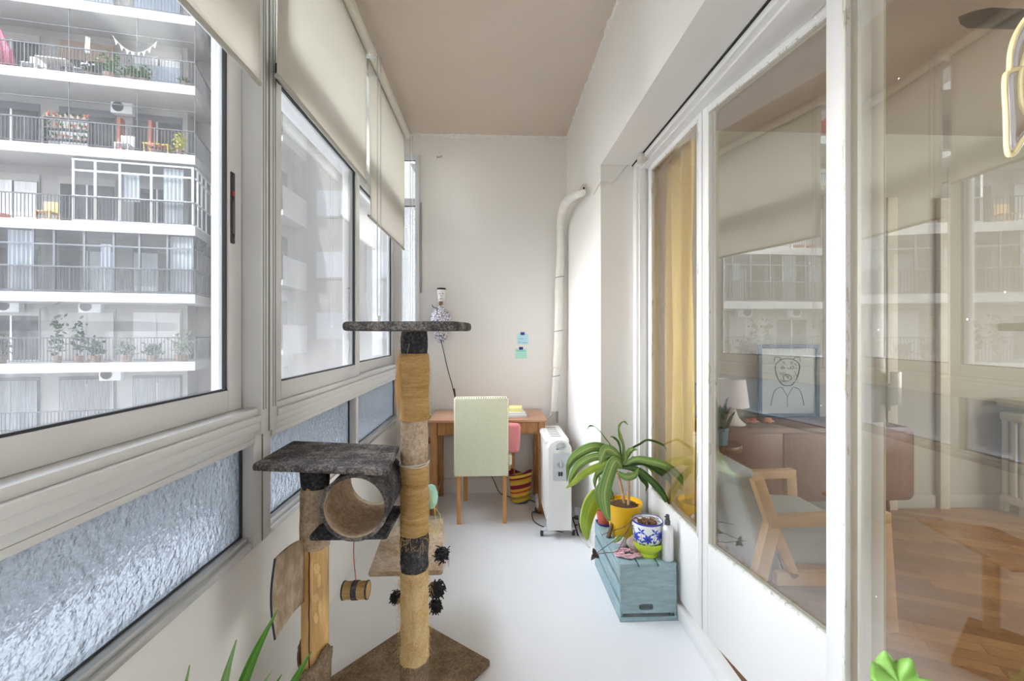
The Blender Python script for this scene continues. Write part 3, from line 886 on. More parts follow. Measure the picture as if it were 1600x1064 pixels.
dL = Vector((-.982, -.189, 0)); dN = Vector((.189, -.982, 0))
MF = Matrix((( dL.x, dN.x, 0, CF.x), (dL.y, dN.y, 0, CF.y), (0, 0, 1, 0), (0, 0, 0, 1)))     # (s, t, z) -> world
def FB(s0, s1, t0, t1, z0, z1, name, m, par, b=None):
    return MB().box(s0, s1, t0, t1, z0, z1, 0, MF).build(name, m, par, smooth=False)
SW = 14.0
bA = thing('apartment_building', 'white apartment building with long balconies across the courtyard', 'building', CF + dL * 7 + dN * -3)
# body behind the balconies
MB().box(.95, SW, -9, -1.65, -12, 26, 0, MF).box(.30, .95, -9, -2.6, -12, 26, 0, MF).build('body', M_cwall, bA, smooth=False)
MB().box(-1.3, .30, -10, -3.6, -12, 26, 0, MF).build('side_wing', mat('sunlit_side_render', (.52, .52, .50), .85), bA, smooth=False)  # wing coloured paler than the body: its sunlight is put into the colour
ZS = [-10.8, -8.05, -5.25, -2.50, .26, 2.93, 5.62, 8.45, 11.2, 13.95, 16.7, 19.45, 22.2]
WCOL = [(1.15, 2.95, 'std'), (3.55, 5.50, 'std'), (6.15, 7.95, 'std'), (8.7, 10.6, 'std'), (11.2, 13.1, 'std')]
def railing(s0, s1, z, par, h=.95, side=True):
    b = MB()
    n = int((s1 - s0) / .115)
    for i in range(n + 1):
        s = s0 + (s1 - s0) * i / n
        q = .008 if i % 12 else .016
        b.box(s - q, s + q, -.06, -.04, z + .06, z + h, 0, MF)
    b.box(s0, s1, -.075, -.035, z + h - .02, z + h + .02, 0, MF); b.box(s0, s1, -.06, -.04, z + .07, z + .09, 0, MF)
    if side:
        for i in range(20):
            t = -.1 - i * .125
            sx = .04 - .12 * t
            b.box(sx - .008, sx + .008, t - .008, t + .008, z + .06, z + h, 0, MF)
        a = MF @ Vector((.04, -.05, z + h)); c = MF @ Vector((.04 + .12 * 2.5, -2.5, z + h))
        b.cyl(a, c, .02, seg=6)
    return b.build('railing', M_rail, par, smooth=False)
for fi, z in enumerate(ZS):
    # slab with slanted right end
    poly = [(0, 0), (SW, 0), (SW, -1.65), (.95, -1.65), (.95, -2.6), (.36, -3.2), ]
    MB().prism(poly, z - .36, z, 0, MF).build('slab', M_slab, bA, smooth=False)
    railing(.03, SW, z, bA, side=True)
    full = fi == 5 - 0
    vis = 2 <= fi <= 9
    if not vis: continue
    for wi, (a, c, kind) in enumerate(WCOL):
        top = z + 2.12
        fr = FB(a, c, -1.70, -1.62, z + .02, top, 'window', M_dfr if fi % 2 else M_slats, bA)
        mid = (a + c) / 2
        FB(a + .05, mid - .03, -1.62, -1.60, z + .07, top - .3, 'pane', M_wpane, fr)
        FB(mid + .03, c - .05, -1.62, -1.60, z + .07, top - .3, 'pane', [M_wpane, M_wpane, M_cur][(fi + wi) % 3], fr)
        FB(mid - .03, mid + .03, -1.61, -1.57, z + .05, top - .3, 'mullion', M_wfr, fr)
        if (fi * 3 + wi) % 4 in (0,):
            FB(a + .06, mid - .1, -1.60, -1.58, z + .1, top - .32, 'curtain', M_cur, fr)
        if fi == 8 and wi == 0:
            FB(a + .05, c - .05, -1.60, -1.57, z + .07, z + 1.45, 'curtain', M_bluecur, fr)
        if fi == 8 and wi == 1:
            FB(a + .05, c - .05, -1.60, -1.57, z + 1.3, z + 2.05, 'shutter', M_brn, fr)
        if fi == 9:
            FB(a + .05, c - .05, -1.60, -1.57, z + .07, z + 1.9, 'curtain', M_bluecur, fr)
        if fi == 5 - 1 and wi == 0:
            FB(a + .05, c - .05, -1.60, -1.57, z + .07, z + 2.0, 'shutter', mat('pale_shutter', (.55, .55, .56), .7, bump=.5, bs=7, stretch=(.1, .1, 3), dist=.02), fr)
        if fi == 4 and wi == 1:
            FB(a + .05, c - .05, -1.60, -1.57, z + .07, z + 2.0, 'shutter', M_slats, fr)
        if fi == 3:
            FB(a + .05, c - .05, -1.60, -1.57, z + .07, z + 2.0, 'curtain', mat('grey_drape', (.26, .27, .29), .9, bump=.8, bs=6, stretch=(6, 6, .2), dist=.05, var=.3, vs_=5, ), fr)
    # posts and wires of the safety nets on the open floors
    if fi in (7, 8):
        b = MB()
        for s in (.03, 2.0, 4.2, 6.6, 9, 11.4):
            b.box(s - .012, s + .012, -.062, -.038, z + .9, z + 2.39, 0, MF)
        b.box(.03, SW, -.056, -.044, z + 1.72, z + 1.74, 0, MF)
        b.build('net_posts', M_rail, bA, smooth=False)
# side-wall windows round the right corner
for fi, z in enumerate(ZS[2:10]):
    f = MB().box(-1.36, -1.30, -6.6, -5.0, z + .8, z + 2.1, 0, MF).box(-.9, .0, -3.6, -3.56, z + .9, z + 2.0, 0, MF).build('window', M_wfr, bA, smooth=False)
    MB().box(-1.38, -1.36, -6.5, -5.1, z + .9, z + 2.0, 0, MF).box(-.8, -.1, -3.56, -3.54, z + 1.0, z + 1.9, 0, MF).build('pane', M_slats if fi % 2 else M_wpane, f, smooth=False)
def enclosure(s0, s1, z, m, cols, tr, par, cur):
    """balcony glazing: frames with panes, curtains behind some"""
    b = MB()
    n = len(cols)
    for s in cols: b.box(s - .035, s + .035, -.16, -.09, z, z + 2.39, 0, MF)
    for zz in tr: b.box(s0, s1, -.155, -.095, z + zz - .03, z + zz + .03, 0, MF)
    for (a, c) in ((.10, 2.4),):
        M2 = MF @ Matrix.Translation((.05, -.1, 0)) @ Matrix.Rotation(math.radians(-83), 4, 'Z')
        for q in (.35, .9, 1.5, 2.3): b.box(q - .03, q + .03, -.03, .03, z, z + 2.39, 0, M2)
        for zz in tr: b.box(.1, 2.4, -.03, .03, z + zz - .03, z + zz + .03, 0, M2)
    fr = b.build('balcony_glazing', m, par, smooth=False)
    MB().box(s0, s1, -.127, -.122, z, z + 2.39, 0, MF).build('pane', M_encl, fr, smooth=False)
    for (a, c, z0, z1, mm) in cur:
        def f(u, v, a=a, c=c, z0=z0, z1=z1):
            return MF @ Vector((a + (c - a) * u, -.24 + .02 * math.sin(u * (c - a) * 45), z + z0 + (z1 - z0) * v))
        MB().grid(f, max(12, int((c - a) * 40)), 2).build('curtain', mm, fr)
M_encl = glass('enclosure_glass', .05, (.86, .88, .90))
enclosure(.10, 4.15, ZS[6], M_wfr, (.13, 1.55, 2.6, 3.4, 4.1), (.06, .97, 1.95, 2.36), bA, [(.5, 1.2, .05, 2.3, M_cur), (2.0, 2.55, .9, 1.95, M_cur)])
enclosure(.10, 13.8, ZS[5], M_dfr, (.13, 1.0, 1.95, 2.8, 3.75, 4.7, 5.35, 6.6, 7.7, 8.6, 9.8, 11, 12.2, 13.4), (.06, .97, 1.80, 2.36), bA,
          [(.2, .95, .05, 2.3, M_cur), (2.95, 3.3, .05, 1.9, M_cur), (5.45, 6.2, .05, 2.3, M_cur), (6.9, 7.6, .05, 2.3, M_cur), (10, 10.8, .05, 2.3, M_cur)])

# ---- second building receding along the courtyard, and the gable beyond
bB = thing('apartment_building', 'white building with stacked small balconies seen through the second window bay', 'building', (-11, 17, -12))
MB().box(-10.6, -8.75, 17.4, 20.0, -12, 26).build('body', mat('grey_facade', (.26,.26,.255), .85, var=.05, vs_=.6), bB, smooth=False)
for z in ZS:
    z = z + .5
    MB().box(-8.75, -8.05, 17.5, 19.7, z - .2, z).box(-8.14, -8.05, 17.5, 19.7, z, z + .95).box(-8.75, -8.05, 17.5, 17.58, z, z + .95).build('balcony', mat('grey_facade_light', (.30, .30, .30), .85), bB, smooth=False)
    f = MB().box(-8.76, -8.72, 17.8, 19.4, z + .1, z + 2.0).build('window', M_dfr, bB, smooth=False)
    MB().box(-8.72, -8.70, 17.9, 19.3, z + .15, z + 1.95).build('pane', M_wpane, f, smooth=False)
M_gfr = mat('dull_frame', (.27, .27, .27), .7)
bC = thing('apartment_building', 'plain grey gable building with few windows beyond the second bay', 'building', (-5, 22, -12))
MB().box(-9.2, -1.0, 20.0, 27, -12, 26).build('body', mat('grey_gable_render', (.21,.205,.20), .9, var=.06, vs_=.5), bC, smooth=False)
MB().box(-3.6, -2.4, 17.6, 20.0, -12, 26).build('wing', mat('pale_gable_render', (.26, .26, .255), .9, var=.05, vs_=.5), bC, smooth=False)
for z in ZS:
    for (a, c) in ((-7.7, -6.35), (-5.2, -4.2)):
        f = MB().box(a - .06, c + .06, 19.94, 20.0, z + .84, z + 2.06).build('window', M_gfr, bC, smooth=False)
        MB().box(a, c, 19.91, 19.945, z + .9, z + 2.0).build('pane', mat('blue_grey_pane', (.34, .37, .42), .3), f, smooth=False)
# block behind the camera that shades the lower storeys; courtyard ground
bD = thing('apartment_building', 'neighbouring tower behind the gallery', 'building', (-8, -12, -12))
MB().box(-34, 8, -14, -8, -12, 33.5).build('body', M_cwall, bD, smooth=False)
bE = thing('apartment_building', 'storeys of the same building above the gallery', 'building', (3, 1, 3.3))
MB().box(-.95, 7.5, -6, 8, 3.3, 24).build('body', M_cwall, bE, smooth=False)
struct(MB().box(-60, 10, -20, 60, -12.4, -12).build('ground', mat('courtyard_tiles', (.42, .41, .39), .9, var=.1, vs_=.8), smooth=False), 'courtyard ground far below', 'ground')

# ---- things on the balconies
def Fp(s, t, z): return MF @ Vector((s, t, z))
M_leafg = mat('balcony_foliage', S(70, 112, 48), .7, var=.35, vs_=9)
M_leafd = mat('dark_balcony_foliage', S(56, 78, 50), .7, var=.35, vs_=9)
M_terr = mat('terracotta_pot', S(150, 122, 106), .8)
def bush(s, z, h, wd, label, m=None, potm=None, t=-.45):
    r = thing('balcony_plant', label, 'plant', Fp(s, t, z), 'potted plants on the balconies across the courtyard')
    c = Fp(s, t, z)
    MB().lathe([(0, 0), (wd * .28, 0), (wd * .36, .26), (0, .26)], c, 14).build('pot', potm or M_terr, r)
    b = MB()
    for i in range(90):
        q = c + Vector((random.gauss(0, wd * .28), random.gauss(0, wd * .25), .28 + abs(random.gauss(h * .4, h * .25))))
        a = Vector((random.uniform(-1, 1), random.uniform(-1, 1), random.uniform(-.4, 1))).normalized() * .11
        n = a.orthogonal().normalized() * .045
        v = [b.bm.verts.new(x) for x in (q - a, q + n, q + a, q - n)]
        b.bm.faces.new(v)
    b.build('foliage', m or M_leafg, r, smooth=False, rec=False)
bush(3.05, ZS[8], .85, .75, 'large leafy bush on the bunting balcony', t=-.4)
bush(2.35, ZS[8], .35, .4, 'low plant to the right of the leafy bush', t=-.4)
bush(2.0, ZS[8], .55, .5, 'upright shrub below the white bunting', t=-.5)
bush(3.75, ZS[8], .3, .4, 'small grey-green plant left of the leafy bush', M_leafd, t=-.4)
bush(.5, ZS[8], .1, .3, 'low terracotta pot at the corner of the bunting balcony', M_leafd, t=-.3)
bush(.65, ZS[7], .7, .35, 'spiky yellow-green plant at the balcony corner', mat('yellow_foliage', S(190, 186, 70), .7, var=.3, vs_=9), t=-.3)
bush(4.05, ZS[4], 1.4, .45, 'tall dark plant on the shaded open balcony', M_leafd, t=-.35)
bush(4.75, ZS[4], 1.7, .4, 'tallest slim plant on the shaded open balcony', M_leafd, t=-.35)
bush(3.5, ZS[4], .7, .5, 'round dark plant beside the tall ones', M_leafd, t=-.3)
bush(6.5, ZS[4], .8, .5, 'dark plant farthest left on the shaded balcony', M_leafd, t=-.35)
bush(2.5, ZS[4], .55, .6, 'spreading plant before the pale shutter', M_leafd, t=-.3)
bush(1.6, ZS[4], .5, .6, 'spreading plant right of the pale shutter', M_leafd, t=-.3)
bush(.62, ZS[4], 1.0, .7, 'big hanging plant filling the corner of the shaded balcony', mat('grey_green_foliage', S(120, 130, 110), .8, var=.3, vs_=9), t=-.35)
bush(1.55, ZS[7], .25, .5, 'red-leaved plant on the yellow bench', mat('pink_foliage', S(196, 120, 96), .7, var=.3, vs_=9), t=-.5)
# tiered stand of small pots
def tiers():
    c = Fp(4.55, -.45, ZS[7])
    r = thing('plant_stand', 'tiered stand crowded with small pots on a balcony', 'plant stand', c)
    b = MB()
    for i, zz in enumerate((.35, .75, 1.15)):
        b.box(3.75, 5.25, -.62, -.35, ZS[7] + zz - .015, ZS[7] + zz + .015, 0, MF)
    for s in (3.78, 5.22): b.box(s - .02, s + .02, -.6, -.38, ZS[7], ZS[7] + 1.2, 0, MF)
    b.build('rack', M_rail, r, smooth=False)
    for i, zz in enumerate((.365, .765, 1.165)):
        for j in range(7):
            s = 3.9 + j * .2 + random.uniform(-.03, .03)
            q = Fp(s, -.48, ZS[7] + zz + .001)
            t = thing('small_potted_plant', 'small clay pot with a sprig on the tiered stand', 'plant', q, 'small pots on the tiered balcony stand')
            MB().lathe([(0, 0), (.05, 0), (.065, .11), (0, .11)], q, 10).build('pot', M_terr, t)
            b = MB()
            for k in range(7):
                a = Vector((random.uniform(-1, 1), random.uniform(-1, 1), random.uniform(.4, 1.4))) * .09
                n = a.orthogonal().normalized() * .03
                v = [b.bm.verts.new(x) for x in (q + Vector((0, 0, .1)), q + Vector((0, 0, .1)) + a * .6 + n, q + Vector((0, 0, .1)) + a * 1.5, q + Vector((0, 0, .1)) + a * .6 - n)]
                b.bm.faces.new(v)
            b.build('sprig', random.choice([M_leafg, M_leafd, mat('pink_foliage', S(196, 120, 96), .7)]), t, smooth=False, rec=False)
tiers()
# umbrellas
def parasol(s, z, m, label, h=2.2, R_=.42):
    c = Fp(s, -.6, z)
    r = thing('parasol', label, 'parasol', c)
    MB().cyl(c, c + Vector((0, 0, h)), .02, seg=8).build('pole', M_wfr, r)
    MB().lathe([(0, 0), (.22, 0), (.2, .06), (.03, .08)], c, 16).build('base', M_wfr, r)
    b = MB()
    n = 32
    rings = []
    for k, (rr, zz) in enumerate(((.02, h - .02), (.12, h * .86), (R_ * .75, h * .5), (R_, h * .18))):
        rings.append([b.bm.verts.new(c + Vector((rr * (1 + .25 * math.cos(i / n * 2 * PI * 8)) * math.cos(i / n * 2 * PI), rr * (1 + .25 * math.cos(i / n * 2 * PI * 8)) * math.sin(i / n * 2 * PI), zz + (.1 * math.sin(i) if k == 3 else 0)))) for i in range(n)])
    for a, c2 in zip(rings, rings[1:]):
        for i in range(n): b.bm.faces.new((a[i], a[(i + 1) % n], c2[(i + 1) % n], c2[i]))
    b.build('canopy', m, r, solid=.004)
parasol(6.78, ZS[8], mat('pink_gingham', S(236, 130, 160), .8, var=.35, vs_=14), 'closed pink patterned parasol on a balcony', 1.75, .42)
parasol(8.0, ZS[8], mat('red_cloth', S(220, 50, 56), .8), 'closed red parasol at the left photo edge', 2.2, .40)
# bunting
def bunting():
    r = thing('bunting', 'string of white pennants before a balcony window', 'bunting', Fp(2.1, -.3, ZS[8] + 1.3))
    pts = [Fp(2.95 - 1.5 * i / 16, -.3, ZS[8] + 1.75 - .55 * (1 - ((i - 8) / 8) ** 2)) for i in range(17)]
    MB().tube(pts, .008, 5).build('string', M_wfr, r)
    for i in range(1, 16, 2):
        a, c = pts[i] + (pts[i + 1] - pts[i]) * .9, pts[i] - (pts[i] - pts[i - 1]) * .4
        b = MB(); q = (a + c) / 2 - Vector((0, 0, .2))
        v = [b.bm.verts.new(x) for x in (a, c, q)]; b.bm.faces.new(v)
        b.build('pennant', M_wfr, r, smooth=False, solid=.004, rec=False)
bunting()
def ac(s, z, label):
    c = Fp(s, -1.6, z)
    r = thing('air_conditioner', label, 'air conditioner', c, 'outdoor air conditioning units on the facade')
    MB().box(s - .38, s + .38, -1.62, -1.33, z, z + .52, .02, MF).build('casing', M_wfr, r)
    a = Fp(s + .12, -1.33, z + .26)
    MB().cyl(a, a + dN * .02, .2, seg=24).build('fan_grille', M_rail, r)
ac(3.2, ZS[7] + 1.95, 'air conditioner above the middle of the netted balcony')
ac(7.0, ZS[4] + 1.95, 'air conditioner left on the shaded balcony ceiling')
ac(4.3, ZS[4] + 1.95, 'air conditioner right of the other shaded unit')
ac(3.6, ZS[3] + 1.95, 'air conditioner on the lowest balcony in view')
def lounge(s, z, m, label, name='balcony_chair', cat='chair'):
    c = Fp(s, -.7, z)
    r = thing(name, label, cat, c)
    MB().box(s - .24, s + .24, -.9, -.45, z + .40, z + .44, .01, MF).build('seat', m, r)
    MB().box(s - .24, s + .24, -.93, -.9, z + .44, z + .88, .01, MF).build('backrest', m, r)
    for a in (s - .21, s + .21):
        for t in (-.88, -.48): MB().box(a - .02, a + .02, t - .02, t + .02, z, z + .40, 0, MF).build('leg', m, r, smooth=False)
lounge(2.75, ZS[7], M_wfr, 'white plastic chair beside the orange-red post')
lounge(5.3, ZS[6], mat('straw_wood', S(214, 176, 120), .7), 'tan slatted chair on the balcony beside the glazed corner')
lounge(5.75, ZS[8], M_wfr, 'white chair next to the pink parasol')
lounge(4.1, ZS[8], mat('grey_chair', (.30, .32, .36), .6), 'grey folding chair left of the leafy bush')
def table(s0, s1, z, m, label, h=.7):
    c = Fp((s0 + s1) / 2, -.7, z)
    r = thing('balcony_table', label, 'table', c)
    MB().box(s0, s1, -.95, -.4, z + h - .04, z + h, .01, MF).build('top', m, r)
    for a in (s0 + .04, s1 - .04):
        for t in (-.9, -.45): MB().box(a - .02, a + .02, t - .02, t + .02, z, z + h - .04, 0, MF).build('leg', m, r, smooth=False)
table(4.5, 5.5, ZS[8], mat('pale_table', (.62, .60, .55), .6), 'long pale table behind the railing of the parasol balcony')
table(1.1, 2.0, ZS[7], mat('yellow_metal', S(226, 206, 90), .5), 'yellow bench with potted plants at the balcony corner', .5)
for (s, lab) in ((2.15, 'orange-red panel right of the netted window'), (3.25, 'orange-red panel left of the netted window')):
    o = MB().box(s - .06, s + .06, -1.55, -1.25, ZS[7] + .002, ZS[7] + 1.75, 0, MF).build('folded_awning', mat('orange_red', S(176, 112, 98), .8), smooth=False)
    tag(o, lab, 'awning')
def wash(s, z, label, m):
    r = thing('laundry', label, 'laundry', Fp(s, -.6, z + .8))
    def f(u, v): return Fp(s + .16 * u, -.6 + .02 * math.sin(v * 4 + u * 7), z + 1.1 + .65 * v)
    MB().grid(f, 4, 8).build('cloth', m, r, solid=.01)
wash(3.85, ZS[8], 'white towel hanging above a balcony chair', M_wfr)
for (s, z, lab) in ((6.6, ZS[6] + .001, 'red plastic basin at the left photo edge'), (7.3, ZS[6] + .001, 'salmon basin left of the red one')):
    o = MB().lathe([(0, 0), (.2, 0), (.27, .22), (.25, .22), (.19, .02), (0, .02)], Fp(s, -.5, z), 20).build('basin', mat('basin_' + lab[:3], S(214, 110, 96), .5))
    tag(o, lab, 'basin')
# ================================================================== THE CAT TREE
def strands(b, c, r_, z0, z1, n, ln=.03, rad=.0007, drop=.6, seed=1):
    rn = random.Random(seed)
    for i in range(n):
        a = rn.uniform(0, 2 * PI); z = rn.uniform(z0, z1)
        d = Vector((math.cos(a), math.sin(a), 0))
        tg = Vector((-math.sin(a), math.cos(a), 0)) * rn.uniform(-1, 1)
        p = Vector((c[0], c[1], z)) + d * (r_ - .002)
        l = ln * rn.uniform(.4, 1.2)
        q = p + (d * .45 + tg * .8 + Vector((0, 0, rn.uniform(-drop, .5)))) * l
        q2 = q + (d * .12 + tg + Vector((0, 0, rn.uniform(-1.2, .2)))) * l * .7
        b.tube(spline([p, q, q2], 3), rad, 3, caps=False)
def wrapped(b, c, r_, z0, z1, pitch=.006, amp=.0012, seg=48, lump=0.0, seed=0):
    """rope or plush round a post: a displaced cylinder skin"""
    n = max(2, int((z1 - z0) / (pitch / 3 if amp else .02)))
    n = min(n, 160)
    rows = []
    for j in range(n + 1):
        z = z0 + (z1 - z0) * j / n
        row = []
        for k in range(seg):
            a = 2 * PI * k / seg
            rr = r_ + amp * math.sin(2 * PI * z / pitch + a * .3) + lump * mnoise.noise(Vector((math.cos(a) * 2.2 + seed, math.sin(a) * 2.2, z * 22)))
            e_ = min(j, n - j) / n
            if min(j, n - j) == 0: rr -= .003
            row.append(b.bm.verts.new((c[0] + rr * math.cos(a), c[1] + rr * math.sin(a), z)))
        rows.append(row)
    for r0, r1 in zip(rows, rows[1:]):
        for k in range(seg): b.bm.faces.new((r0[k], r0[(k + 1) % seg], r1[(k + 1) % seg], r1[k]))
    b.bm.faces.new(rows[0][::-1]); b.bm.faces.new(rows[-1])
    return b
def cat_tree():
    T = (-.282, 1.612); Sp = (-.600, 1.535)
    r = thing('cat_tree', 'tall scratched cat tree of grey and beige carpet with two sisal posts', 'cat tree', (-.40, 1.66, 0))
    # base board: a square turned by 39 degrees
    cb = Vector((-.353, 2.097)); e1 = Vector((.776, -.630)); e2 = Vector((-.630, -.776))
    pts = [cb, cb + e1 * .44, cb + e1 * .44 + e2 * .62, cb + e2 * .62]
    MB().prism([(p.x, p.y) for p in pts], 0, .03, .008).build('base_board', M_brown, r)
    def Z(y, d): return CZ + (PY - y) / 700 * d
    dT = 1.60
    zz = [Z(y, dT) for y in (515, 552, 655, 722, 832, 887, 1030)]
    rT = .0485
    MB().cyl((T[0], T[1], .03), (T[0], T[1], 1.36), .044, seg=24).build('tall_post', M_card, r)
    wrapped(MB(), T, rT, zz[1], 1.3595, .02, .0, lump=.003).build('top_felt_sleeve', M_dgrey, r)
    wrapped(MB(), T, rT + .002, zz[2], zz[1], .0062, .0011, lump=.005).build('upper_sisal_sleeve', M_sisal, r)
    wrapped(MB(), T, rT, zz[3], zz[2], .02, 0, lump=.003, seed=3).build('plush_sleeve', M_beige, r)
    wrapped(MB(), T, rT + .0015, zz[4], zz[3], .0062, .001, lump=.004, seed=5).build('middle_sisal_sleeve', M_sisal, r)
    wrapped(MB(), T, rT + .002, zz[5], zz[4], .02, 0, lump=.007, seed=6).build('felt_band', M_dgrey, r)
    wrapped(MB(), T, rT, zz[6], zz[5], .0062, .0006, lump=.006, seed=8).build('lower_sisal_sleeve', M_sisal2, r)
    wrapped(MB(), T, rT, .0305, zz[6], .02, 0, lump=.003, seed=9).build('bottom_plush_sleeve', M_brown, r)
    b = MB()
    strands(b, T, rT + .002, zz[2], zz[1], 420, .020, .00040, seed=2)
    strands(b, T, rT + .002, zz[4], zz[3], 170, .022, .00045, seed=3)
    strands(b, T, rT, zz[6], zz[5] + .01, 520, .024, .00042, 1.0, seed=4)
    strands(b, T, rT + .002, zz[4] - .03, zz[4] + .01, 90, .03, .0005, 1.2, seed=5)
    # a matted tuft on the left of the upper sleeve
    rn = random.Random(9)
    for i in range(260):
        a = rn.gauss(PI * 1.05, .35); z = rn.gauss(zz[1] - .075, .05)
        p = Vector((T[0] + rT * math.cos(a), T[1] + rT * math.sin(a), z))
        q = p + Vector((math.cos(a) * rn.uniform(.004, .016), math.sin(a) * .01, rn.uniform(-.03, .01)))
        b.tube(spline([p, q, q + Vector((rn.uniform(-.005, .004), 0, -.02))], 2), .0006, 3, caps=False)
    o = b.build('loose_fibre', mat('straw_fibre', S(222, 184, 122), .9), r, smooth=False); o['kind'] = 'stuff'
    b = MB()
    pp = [(T[0] + (rT + .003) * math.cos(a), T[1] + (rT + .003) * math.sin(a), zz[3] + .004 * math.cos(a)) for a in [2 * PI * k / 32 for k in range(33)]]
    b.tube(pp, .0022, 6, caps=False); b.tube([(p[0], p[1], p[2] - .005 + .004 * math.sin(i * .4)) for i, p in enumerate(pp)], .002, 6, caps=False)
    b.build('white_cord', mat('white_cord', (.72, .71, .70), .6), r)
    # short post
    dS = 1.53
    sz = [Z(y, dS) for y in (757, 848, 1012)]
    MB().cyl((Sp[0], Sp[1], .03), (Sp[0], Sp[1], .931), .0435, seg=28).build('short_post', M_card, r)
    wrapped(MB(), Sp, .0465, sz[0], .930, .02, 0, lump=.003).build('felt_collar', M_dgrey, r)
    b = wrapped(MB(), Sp, .0475, sz[1], sz[0], .02, 0, lump=.004, seed=4)
    b.build('short_plush_sleeve', M_beige, r)
    # torn lower plush with a ragged rim
    b = MB(); n = 56
    rn = random.Random(3)
    rag = [sz[2] + .03 * math.sin(k / n * 2 * PI * 2 + 2.4) + rn.uniform(-.008, .010) for k in range(n)]
    rows = []
    for j in range(9):
        rows.append([b.bm.verts.new((Sp[0] + (.0475 + .004 * mnoise.noise(Vector((k * .5, j * .9, 2))) + (.006 if j == 8 else 0)) * math.cos(2 * PI * k / n), Sp[1] + (.0475 + .004 * mnoise.noise(Vector((k * .5, j * .9, 2))) + (.006 if j == 8 else 0)) * math.sin(2 * PI * k / n), .0305 + (rag[k] - .0305) * j / 8)) for k in range(n)])
    for r0, r1 in zip(rows, rows[1:]):
        for k in range(n): b.bm.faces.new((r0[k], r0[(k + 1) % n], r1[(k + 1) % n], r1[k]))
    b.build('torn_plush_sleeve', M_brown, r, solid=.004)
    # seam crack and glue stains on the cardboard
    a0 = -1.62
    b = MB()
    pts = []
    for i in range(22):
        z = sz[1] - (sz[1] - sz[2] + .02) * i / 21
        a = a0 + .05 * mnoise.noise(Vector((i * .4, 0, 0)))
        pts.append((Sp[0] + .0437 * math.cos(a), Sp[1] + .0437 * math.sin(a), z))
    b.tube(pts, .0020, 5); b.build('seam_crack', mat('crack_dark', S(52, 34, 18), .9), r)
    b = MB()
    for (da, dz, ra, rz) in ((.42, -.06, .22, .018), (.58, -.10, .14, .022), (.30, -.155, .25, .014), (.66, -.19, .12, .028), (.36, -.22, .15, .018), (.08, -.09, .10, .07)):
        rn2 = random.Random(int(dz * -1000))
        cpts = []
        for k in range(18):
            t = 2 * PI * k / 18; q = 1 + rn2.uniform(-.25, .25)
            a = -1.50 + da + ra * q * math.cos(t); z = sz[1] + dz + rz * q * math.sin(t)
            cpts.append(b.bm.verts.new((Sp[0] + .0440 * math.cos(a), Sp[1] + .0440 * math.sin(a), z)))
        b.bm.faces.new(cpts)
    b.build('dried_glue', mat('dried_glue', S(232, 194, 136), .6), r, smooth=False)
    # upper platform
    def rrect(x0, x1, y0, y1, rad, n=6, jit=0):
        out = []
        for (cx, cy, a0) in ((x1 - rad, y1 - rad, 0), (x0 + rad, y1 - rad, 90), (x0 + rad, y0 + rad, 180), (x1 - rad, y0 + rad, 270)):
            for k in range(n + 1):
                a = math.radians(a0 + 90 * k / n); out.append((cx + rad * math.cos(a), cy + rad * math.sin(a)))
        return out
    M = Matrix.Translation((-.300, 1.62, 0)) @ Matrix.Rotation(math.radians(-9), 4, 'Z')
    b = MB().prism(rrect(-.20, .205, -.15, .15, .06), 1.361, 1.392, .011, M)
    b.build('top_platform', M_gplat, r)
    # middle platform (picked corners)
    pc = [on_z(393, 727, .95), on_z(607, 735, .95), on_z(624, 697, .95), on_z(457, 690, .95)]
    MB().prism([(p.x, p.y) for p in pc], .931, .955, .008).build('middle_platform', M_gplat, r)
    # tunnel
    c0 = Vector((-.418, 1.365, .828)); c1 = Vector((-.425, 1.645, .828)); R_ = .099
    def tun(rad, inner, ext=0):
        b = MB()
        n = 56; m_ = 12
        rows = []
        for j in range(m_ + 1):
            c = c0.lerp(c1, j / m_)
            rows.append([b.bm.verts.new(c + Vector((rad * 1.0 * math.cos(2 * PI * k / n), 0, rad * math.sin(2 * PI * k / n)))) for k in range(n)])
        for r0, r1 in zip(rows, rows[1:]):
            for k in range(n): b.bm.faces.new((r0[k], r0[(k + 1) % n], r1[(k + 1) % n], r1[k]))
        return b
    tn = tun(R_, False).build('tunnel', M_dgrey, r, solid=.004)
    tun(R_ - .006, True).build('tunnel_lining', M_beige, tn, solid=.005)
    # carpet rim on both mouths
    for c in (c0, c1): MB().tube([c + Vector(((R_ - .003) * math.cos(a), 0, (R_ - .003) * math.sin(a))) for a in [2 * PI * k / 56 for k in range(57)]], .0058, 7, caps=False).build('tunnel_rim', M_gplat, tn)
    # shelf under the tunnel
    b = MB(); b.box(-.575, -.288 - .045, 1.42, 1.66, .703, .724, .008); b.build('lower_shelf', M_dgrey, r)
    # low beige platform
    pc = [on_z(575, 893, .43), on_z(692, 890, .43), on_z(693, 808, .43), on_z(600, 826, .43)]
    MB().prism([(p.x, p.y) for p in pc], .405, .43, .010).build('low_platform', M_beige, r)
    MB().cyl((-.36, 2.0, .03), (-.36, 2.0, .404), .028, seg=20).build('rear_post', M_beige, r)
    # torn flap left of the short post
    A, B_ = Vector((-.655, 1.36, 0)), Vector((-.628, 1.50, 0))
    def f(u, v):
        p = A.lerp(B_, u)
        z0 = .442 + .03 * u; z1 = .682 - .006 * u
        bulge = .010 * math.sin(PI * v)
        return Vector((p.x - bulge * (1 - u) + .006, p.y - bulge * .3 * (1 - u), z0 + (z1 - z0) * v + .01 * math.sin(u * 3)))
    k = fuzzy('stripped_backing', [S(112, 94, 74), S(168, 148, 124), S(206, 190, 166)], 30, .8, .006, (1, 1, .5))
    fl = MB().grid(f, 12, 20).build('torn_flap', k, r, solid=.005)
